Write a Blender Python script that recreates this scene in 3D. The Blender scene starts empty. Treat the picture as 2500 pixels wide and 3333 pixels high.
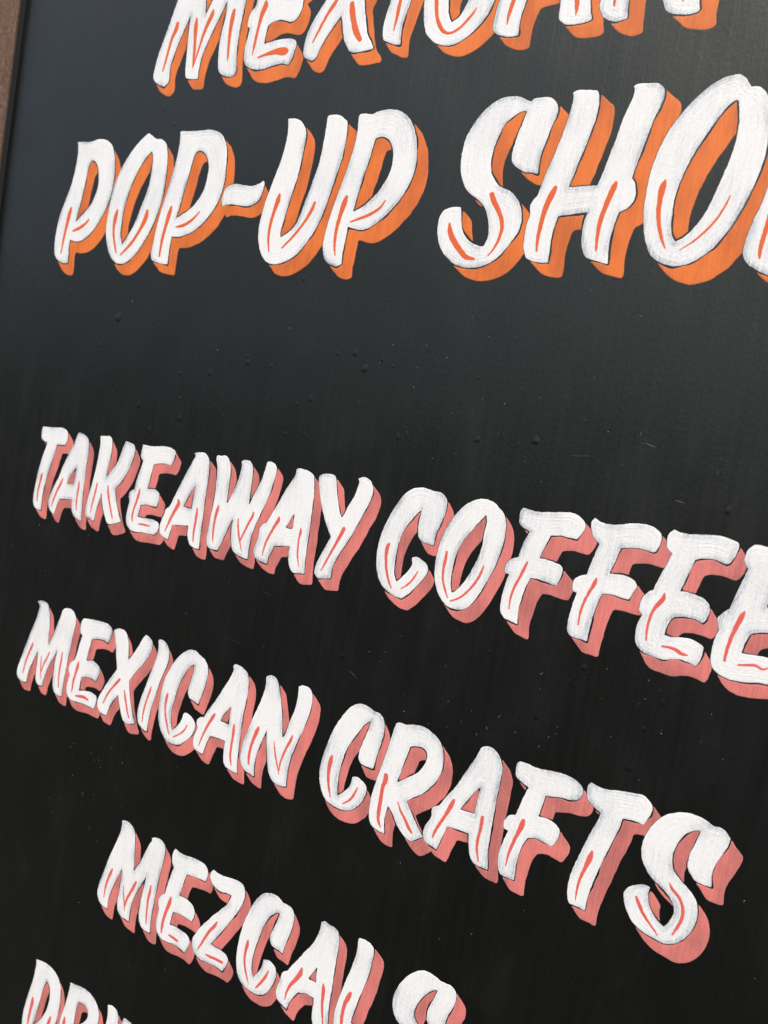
import bpy, math, random
import numpy as np
from mathutils import Matrix, Vector

# ------------------------------------------------------------------ scene, camera, sky, sun
sc = bpy.context.scene
col = sc.collection
LEAN = math.radians(2.0)          # the board leans back on its prop
BASE_H = 0.72                     # height of the board's reference point along the board, metres

# the sign's own frame: x right, y into the board, z up along the board
SIGN = Matrix.Rotation(-LEAN, 4, 'X')

cam_d = bpy.data.cameras.new('camera')
cam = bpy.data.objects.new('camera', cam_d)
col.objects.link(cam)
sc.camera = cam
cam_d.sensor_fit = 'VERTICAL'
cam_d.sensor_height = 36.0
cam_d.sensor_width = 27.0
cam_d.lens = 36.0 * 2400.0 / 3333.0
cam_d.clip_start = 0.01
cam_d.clip_end = 500.0
cx = Vector((0.87484747, 0.45752701, 0.15909413))
cu = Vector((-0.16975217, -0.01803533, 0.98532174))
cb = Vector((0.45368062, -0.8890128, 0.06188804))
cl = Vector((0.19054586, -0.37338538, BASE_H + 0.02599298))
local = Matrix(((cx.x, cu.x, cb.x, cl.x), (cx.y, cu.y, cb.y, cl.y), (cx.z, cu.z, cb.z, cl.z), (0, 0, 0, 1)))
cam.matrix_world = SIGN @ local
cam_d.dof.use_dof = True
cam_d.dof.focus_distance = 0.405
cam_d.dof.aperture_fstop = 11.0

SUN_EL, SUN_AZ = math.radians(66), math.radians(165)   # azimuth clockwise from +Y
world = bpy.data.worlds.new('World')
sc.world = world
world.use_nodes = True
wn, wl = world.node_tree.nodes, world.node_tree.links
sky = wn.new('ShaderNodeTexSky')
sky.sky_type = 'NISHITA'
sky.sun_disc = False
sky.sun_elevation = SUN_EL
sky.sun_rotation = SUN_AZ
sky.air_density = 1.0
sky.dust_density = 8.0
sky.ozone_density = 1.0
wl.new(sky.outputs[0], wn['Background'].inputs[0])
wn['Background'].inputs[1].default_value = 0.15

sun_d = bpy.data.lights.new('sun', 'SUN')
sun = bpy.data.objects.new('sun', sun_d)
col.objects.link(sun)
sun_d.energy = 0.9
sun_d.angle = math.radians(20)
sun_d.color = (1.0, 0.96, 0.87)
sd = Vector((math.sin(SUN_AZ) * math.cos(SUN_EL), math.cos(SUN_AZ) * math.cos(SUN_EL), math.sin(SUN_EL)))
sun.rotation_euler = sd.to_track_quat('Z', 'Y').to_euler()
sun.location = (0, -2, 4)

sc.view_settings.view_transform = 'Standard'
sc.view_settings.look = 'None'
sc.view_settings.exposure = 0.59
sc.view_settings.gamma = 1.0
sc.view_settings.use_curve_mapping = False

# ------------------------------------------------------------------ materials
class NT:
    def __init__(self, name):
        self.m = bpy.data.materials.new(name)
        self.m.use_nodes = True
        self.t = self.m.node_tree
        self.b = self.t.nodes['Principled BSDF']
    def n(self, kind, **kw):
        x = self.t.nodes.new(kind)
        for k, v in kw.items():
            setattr(x, k, v)
        return x
    def l(self, a, b):
        self.t.links.new(a, b)
    def coords(self, scale, rot=0.0, offset=(0, 0, 0)):
        if not hasattr(self, 'tc'):
            self.tc = self.n('ShaderNodeTexCoord')
        mp = self.n('ShaderNodeMapping')
        mp.inputs['Scale'].default_value = scale
        mp.inputs['Rotation'].default_value = (0, rot, 0)
        mp.inputs['Location'].default_value = offset
        self.l(self.tc.outputs['Object'], mp.inputs['Vector'])
        return mp.outputs[0]
    def noise(self, scale, detail=3.0, rough=0.55, rot=0.0, offset=(0, 0, 0)):
        x = self.n('ShaderNodeTexNoise')
        x.inputs['Scale'].default_value = 1.0
        x.inputs['Detail'].default_value = detail
        x.inputs['Roughness'].default_value = rough
        self.l(self.coords(scale, rot, offset), x.inputs['Vector'])
        return x.outputs['Fac']
    def ramp(self, src, lo, hi, a=0.0, b=1.0, smooth=True):
        x = self.n('ShaderNodeMapRange')
        x.interpolation_type = 'SMOOTHSTEP' if smooth else 'LINEAR'
        self.l(src, x.inputs[0])
        for i, v in enumerate((lo, hi, a, b)):
            x.inputs[i + 1].default_value = v
        return x.outputs[0]
    def math(self, op, a, b=None, clamp=False):
        x = self.n('ShaderNodeMath', operation=op, use_clamp=clamp)
        for i, v in enumerate((a, b)):
            if v is None:
                continue
            if isinstance(v, (int, float)):
                x.inputs[i].default_value = v
            else:
                self.l(v, x.inputs[i])
        return x.outputs[0]
    def mix(self, fac, a, b):
        x = self.n('ShaderNodeMix', data_type='RGBA')
        if isinstance(fac, (int, float)):
            x.inputs[0].default_value = fac
        else:
            self.l(fac, x.inputs[0])
        for i, v in ((6, a), (7, b)):
            if isinstance(v, tuple):
                x.inputs[i].default_value = (*v, 1.0)
            else:
                self.l(v, x.inputs[i])
        return x.outputs[2]
    def attr(self, name):
        x = self.n('ShaderNodeAttribute')
        x.attribute_name = name
        return x.outputs['Fac']
    def bump(self, height, dist, strength=1.0, normal=None):
        x = self.n('ShaderNodeBump')
        x.inputs['Distance'].default_value = dist
        x.inputs['Strength'].default_value = strength
        self.l(height, x.inputs['Height'])
        if normal is not None:
            self.l(normal, x.inputs['Normal'])
        return x.outputs[0]
    def set(self, name, v):
        if isinstance(v, (int, float)):
            self.b.inputs[name].default_value = v
        elif isinstance(v, tuple):
            self.b.inputs[name].default_value = (*v, 1.0)
        else:
            self.l(v, self.b.inputs[name])

def board_relief(k, base_height=None, amount=0.00010, peel_amt=0.6):
    """brush marks of the ground coat: long vertical strokes plus a fine orange peel"""
    st1 = k.noise((850, 850, 22), 2.0, 0.6, rot=math.radians(3))
    st2 = k.noise((240, 240, 7), 2.0, 0.5, rot=math.radians(-2), offset=(3, 1, 7))
    peel = k.noise((620, 620, 420), 1.0, 0.5, offset=(5, 5, 5))
    h = k.math('ADD', k.math('MULTIPLY', st1, 0.8), k.math('MULTIPLY', st2, 1.0))
    h = k.math('ADD', h, k.math('MULTIPLY', peel, peel_amt))
    if base_height is not None:
        h = k.math('ADD', h, base_height)
    return k.bump(h, amount)

def mat_black():
    k = NT('black_satin_paint')
    blot = k.noise((9, 9, 7), 3.0, 0.6)
    streak = k.noise((300, 300, 6), 2.0, 0.6, rot=math.radians(2))
    smear = k.noise((34, 34, 15), 4.0, 0.65, rot=math.radians(28), offset=(2, 6, 1))
    c = k.mix(k.ramp(blot, 0.35, 0.7), (0.0008, 0.0009, 0.0009), (0.0015, 0.0016, 0.0015))
    c = k.mix(k.math('MULTIPLY', k.ramp(smear, 0.52, 0.75), 0.35), c, (0.0060, 0.0060, 0.0058))   # wiped dust
    k.set('Base Color', c)
    r = k.math('ADD', k.ramp(streak, 0.25, 0.75, 0.29, 0.37), k.ramp(smear, 0.35, 0.75, 0.0, 0.10))
    k.set('Roughness', r)
    k.set('Specular IOR Level', 0.54)
    k.set('Specular Tint', (0.90, 1.0, 0.94))
    wave = k.noise((16, 16, 10), 1.0, 0.5, offset=(7, 7, 7))
    k.set('Normal', board_relief(k, k.math('MULTIPLY', wave, 13.0), 0.00013, 0.6))
    return k.m

def mat_white():
    k = NT('white_enamel')
    edge = k.attr('edge')                      # depth inside the brush mark, mm
    st = k.noise((950, 950, 60), 2.0, 0.75, rot=math.radians(3))
    grit = k.noise((1100, 1100, 700), 2.0, 0.6, offset=(1, 8, 4))
    patch = k.noise((42, 42, 26), 2.0, 0.6, offset=(9, 4, 1))
    # bristle marks run along the stroke: stretched along lines of equal depth
    cb = k.n('ShaderNodeCombineXYZ')
    sp = k.n('ShaderNodeSeparateXYZ')
    k.l(k.coords((55, 55, 55)), sp.inputs[0])
    k.l(k.math('MULTIPLY', edge, 2.3), cb.inputs[0])
    k.l(sp.outputs[0], cb.inputs[1])
    k.l(sp.outputs[2], cb.inputs[2])
    br = k.n('ShaderNodeTexNoise')
    br.inputs['Scale'].default_value = 1.0
    br.inputs['Detail'].default_value = 2.0
    br.inputs['Roughness'].default_value = 0.6
    k.l(cb.outputs[0], br.inputs['Vector'])
    bristle = br.outputs['Fac']
    # how thickly the white covers: thin where the brush lifts near some edges and in dry patches
    rim = k.ramp(edge, 0.0, 3.4, 1.0, 0.0)
    dry = k.ramp(patch, 0.40, 0.64)
    thin = k.math('MULTIPLY', dry, k.math('ADD', k.math('MULTIPLY', rim, 0.55), 0.12))
    def c0(x, a):
        return k.math('MULTIPLY', k.math('SUBTRACT', x, 0.5), a)
    grain = k.math('ADD', k.math('ADD', c0(st, 0.9), c0(bristle, 0.8)), c0(grit, 0.8))
    gm = k.math('MULTIPLY', grain, k.math('ADD', k.math('MULTIPLY', thin, 2.6), 0.42))
    f = k.math('ADD', k.math('ADD', thin, gm), 0.03, clamp=True)
    c = k.mix(f, (0.80, 0.832, 0.838), (0.34, 0.39, 0.45))
    k.set('Base Color', c)
    k.set('Roughness', 0.42)
    k.set('Specular IOR Level', 0.4)
    h = k.math('ADD', k.math('MULTIPLY', grit, 0.5), k.math('MULTIPLY', bristle, 0.9))
    k.set('Normal', board_relief(k, h, 0.00018, 0.4))
    return k.m

def mat_colour(name, full, thin, edge_c, amount):
    k = NT(name)
    edge = k.attr('edge')
    st = k.noise((900, 900, 40), 2.0, 0.7, rot=math.radians(3), offset=(1, 2, 3))
    grit = k.noise((900, 900, 700), 2.0, 0.6, offset=(3, 8, 4))
    patch = k.noise((48, 48, 26), 3.0, 0.6, offset=(4, 7, 2))
    def c0(x, a):
        return k.math('MULTIPLY', k.math('SUBTRACT', x, 0.5), a)
    f = k.math('ADD', k.ramp(patch, 0.36, 0.68), k.math('ADD', c0(st, 1.4), c0(grit, 0.8)))
    f = k.math('MULTIPLY', k.ramp(f, -0.1, 1.1, smooth=False), amount, clamp=True)
    c = k.mix(f, full, thin)
    c = k.mix(k.ramp(edge, 0.05, 0.5, 0.5, 0.0), c, edge_c)
    k.set('Base Color', c)
    k.set('Roughness', 0.45)
    k.set('Specular IOR Level', 0.35)
    k.set('Normal', board_relief(k, None, 0.00016, 0.25))
    return k.m

def mat_wood():
    k = NT('brown_stained_wood')
    g = k.noise((420, 420, 26), 5.0, 0.65)
    p = k.noise((420, 420, 300), 3.0, 0.7, offset=(3, 3, 3))
    q = k.noise((25, 25, 9), 3.0, 0.6, offset=(8, 1, 3))
    c = k.mix(k.ramp(g, 0.3, 0.7), (0.050, 0.026, 0.016), (0.125, 0.068, 0.040))
    c = k.mix(k.math('MULTIPLY', k.ramp(p, 0.42, 0.66), 0.8), c, (0.20, 0.110, 0.074))
    c = k.mix(k.math('MULTIPLY', k.ramp(q, 0.4, 0.7), 0.45), c, (0.14, 0.085, 0.035))
    k.set('Base Color', c)
    k.set('Roughness', 0.6)
    k.set('Specular IOR Level', 0.35)
    k.set('Normal', k.bump(k.math('ADD', g, p), 0.0004))
    return k.m

def mat_pavement():
    k = NT('grey_paving')
    a = k.noise((3, 3, 3), 5.0, 0.6)
    b = k.noise((160, 160, 160), 3.0, 0.6)
    c = k.mix(k.ramp(a, 0.3, 0.7), (0.027, 0.025, 0.022), (0.042, 0.039, 0.034))
    c = k.mix(k.math('MULTIPLY', b, 0.4), c, (0.05, 0.05, 0.05))
    k.set('Base Color', c)
    k.set('Roughness', 0.9)
    k.set('Normal', k.bump(b, 0.002))
    return k.m

M_BLACK = mat_black()
def mat_plain_black(name, c, rough):
    k = NT(name)
    k.set('Base Color', k.mix(k.noise((300, 300, 40), 2.0), c, tuple(v * 1.6 for v in c)))
    k.set('Roughness', rough)
    k.set('Specular IOR Level', 0.54)
    k.set('Specular Tint', (0.90, 1.0, 0.94))
    return k.m
M_BLISTER = mat_plain_black('black_satin_paint_skin', (0.0010, 0.0010, 0.0009), 0.34)
M_EDGE = mat_plain_black('dusty_black_paint', (0.030, 0.028, 0.030), 0.5)
M_WHITE = mat_white()
M_ORANGE = mat_colour('orange_enamel', (0.74, 0.182, 0.030), (0.47, 0.105, 0.022), (0.36, 0.14, 0.05), 0.8)
M_PINK = mat_colour('coral_pink_enamel', (0.69, 0.208, 0.186), (0.36, 0.125, 0.115), (0.56, 0.24, 0.23), 0.85)
M_ACC_O = mat_colour('vermilion_enamel', (0.69, 0.122, 0.030), (0.60, 0.10, 0.025), (0.76, 0.20, 0.11), 0.4)
M_ACC_P = mat_colour('coral_red_enamel', (0.69, 0.122, 0.098), (0.60, 0.10, 0.08), (0.76, 0.22, 0.19), 0.4)
M_WOOD = mat_wood()
M_PAVE = mat_pavement()

# ------------------------------------------------------------------ helpers
def empty(name, parent=None):
    o = bpy.data.objects.new(name, None)
    o.empty_display_size = 0.1
    col.objects.link(o)
    o.parent = parent
    return o

def mesh_obj(name, verts, faces, mat, parent=None, smooth=False, edge=None):
    me = bpy.data.meshes.new(name)
    me.from_pydata(verts, [], faces)
    me.materials.append(mat)
    if smooth:
        me.polygons.foreach_set('use_smooth', [True] * len(me.polygons))
    if edge is not None:
        at = me.attributes.new('edge', 'FLOAT', 'POINT')
        at.data.foreach_set('value', edge)
    me.update()
    o = bpy.data.objects.new(name, me)
    col.objects.link(o)
    o.parent = parent
    return o

def box(name, x0, x1, y0, y1, z0, z1, mat, parent, bevel=0.0015):
    import bmesh
    bm = bmesh.new()
    bmesh.ops.create_cube(bm, size=1.0)
    for v in bm.verts:
        v.co = ((x0 + x1) / 2 + v.co.x * (x1 - x0), (y0 + y1) / 2 + v.co.y * (y1 - y0), (z0 + z1) / 2 + v.co.z * (z1 - z0))
    if bevel:
        bmesh.ops.bevel(bm, geom=bm.edges[:], offset=bevel, segments=2, affect='EDGES', profile=0.6)
    me = bpy.data.meshes.new(name)
    bm.to_mesh(me)
    bm.free()
    me.materials.append(mat)
    o = bpy.data.objects.new(name, me)
    col.objects.link(o)
    o.parent = parent
    return o

# ------------------------------------------------------------------ pavement and the board itself
PANEL = (-0.3778, 0.292, -0.62, 0.52)         # left, right, bottom, top of the black panel (board frame, from the reference point)
PROUD = 0.0055
pv = 60.0
pavement = mesh_obj('pavement', [(-pv, -pv, 0), (pv, -pv, 0), (pv, pv, 0), (-pv, pv, 0)], [(0, 1, 2, 3)], M_PAVE)
pavement['kind'] = 'structure'

sign = empty('sign_board')
sign.matrix_world = SIGN
sign['label'] = 'black wood-framed pavement sign hand-lettered in white with orange and pink drop shades'
sign['category'] = 'sign'
L, R, B, T = PANEL
Z = BASE_H
box('panel', L - 0.004, R + 0.004, 0.0, 0.012, Z + B - 0.004, Z + T + 0.004, M_BLACK, sign, 0.0)
SW = 0.045
for (a, b) in ((L - SW, L), (R, R + SW)):
    box('stile', a, b, -PROUD, 0.018, 0.004, Z + T + SW, M_WOOD, sign)
for (a, b) in ((Z + T, Z + T + SW), (Z + B - SW, Z + B)):
    box('rail', L + 0.0005, R - 0.0005, -PROUD + 0.0006, 0.0174, a, b, M_WOOD, sign)
# black paint carried a little way up the inner faces of the frame
box('painted_edge', L - 0.0002, L + 0.0006, -PROUD + 0.0012, 0.0, Z + B + 0.001, Z + T - 0.001, M_EDGE, sign, 0.0)
# the prop behind: two legs hinged at the top, leaning the other way
prop = empty('prop_frame', sign)
import bmesh as _b
for x in (L - 0.02, R + 0.02):
    o = box('leg', x - 0.018, x + 0.018, 0.0, 0.022, -1.312, 0.0, M_WOOD, prop)
    o.location = (0, 0.020, Z + T + 0.01)
    o.rotation_euler = (math.radians(20), 0, 0)
o = box('crossbar', L, R, 0.002, 0.020, -1.0, -0.95, M_WOOD, prop)
o.location = (0, 0.020, Z + T + 0.01)
o.rotation_euler = (math.radians(20), 0, 0)

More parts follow.
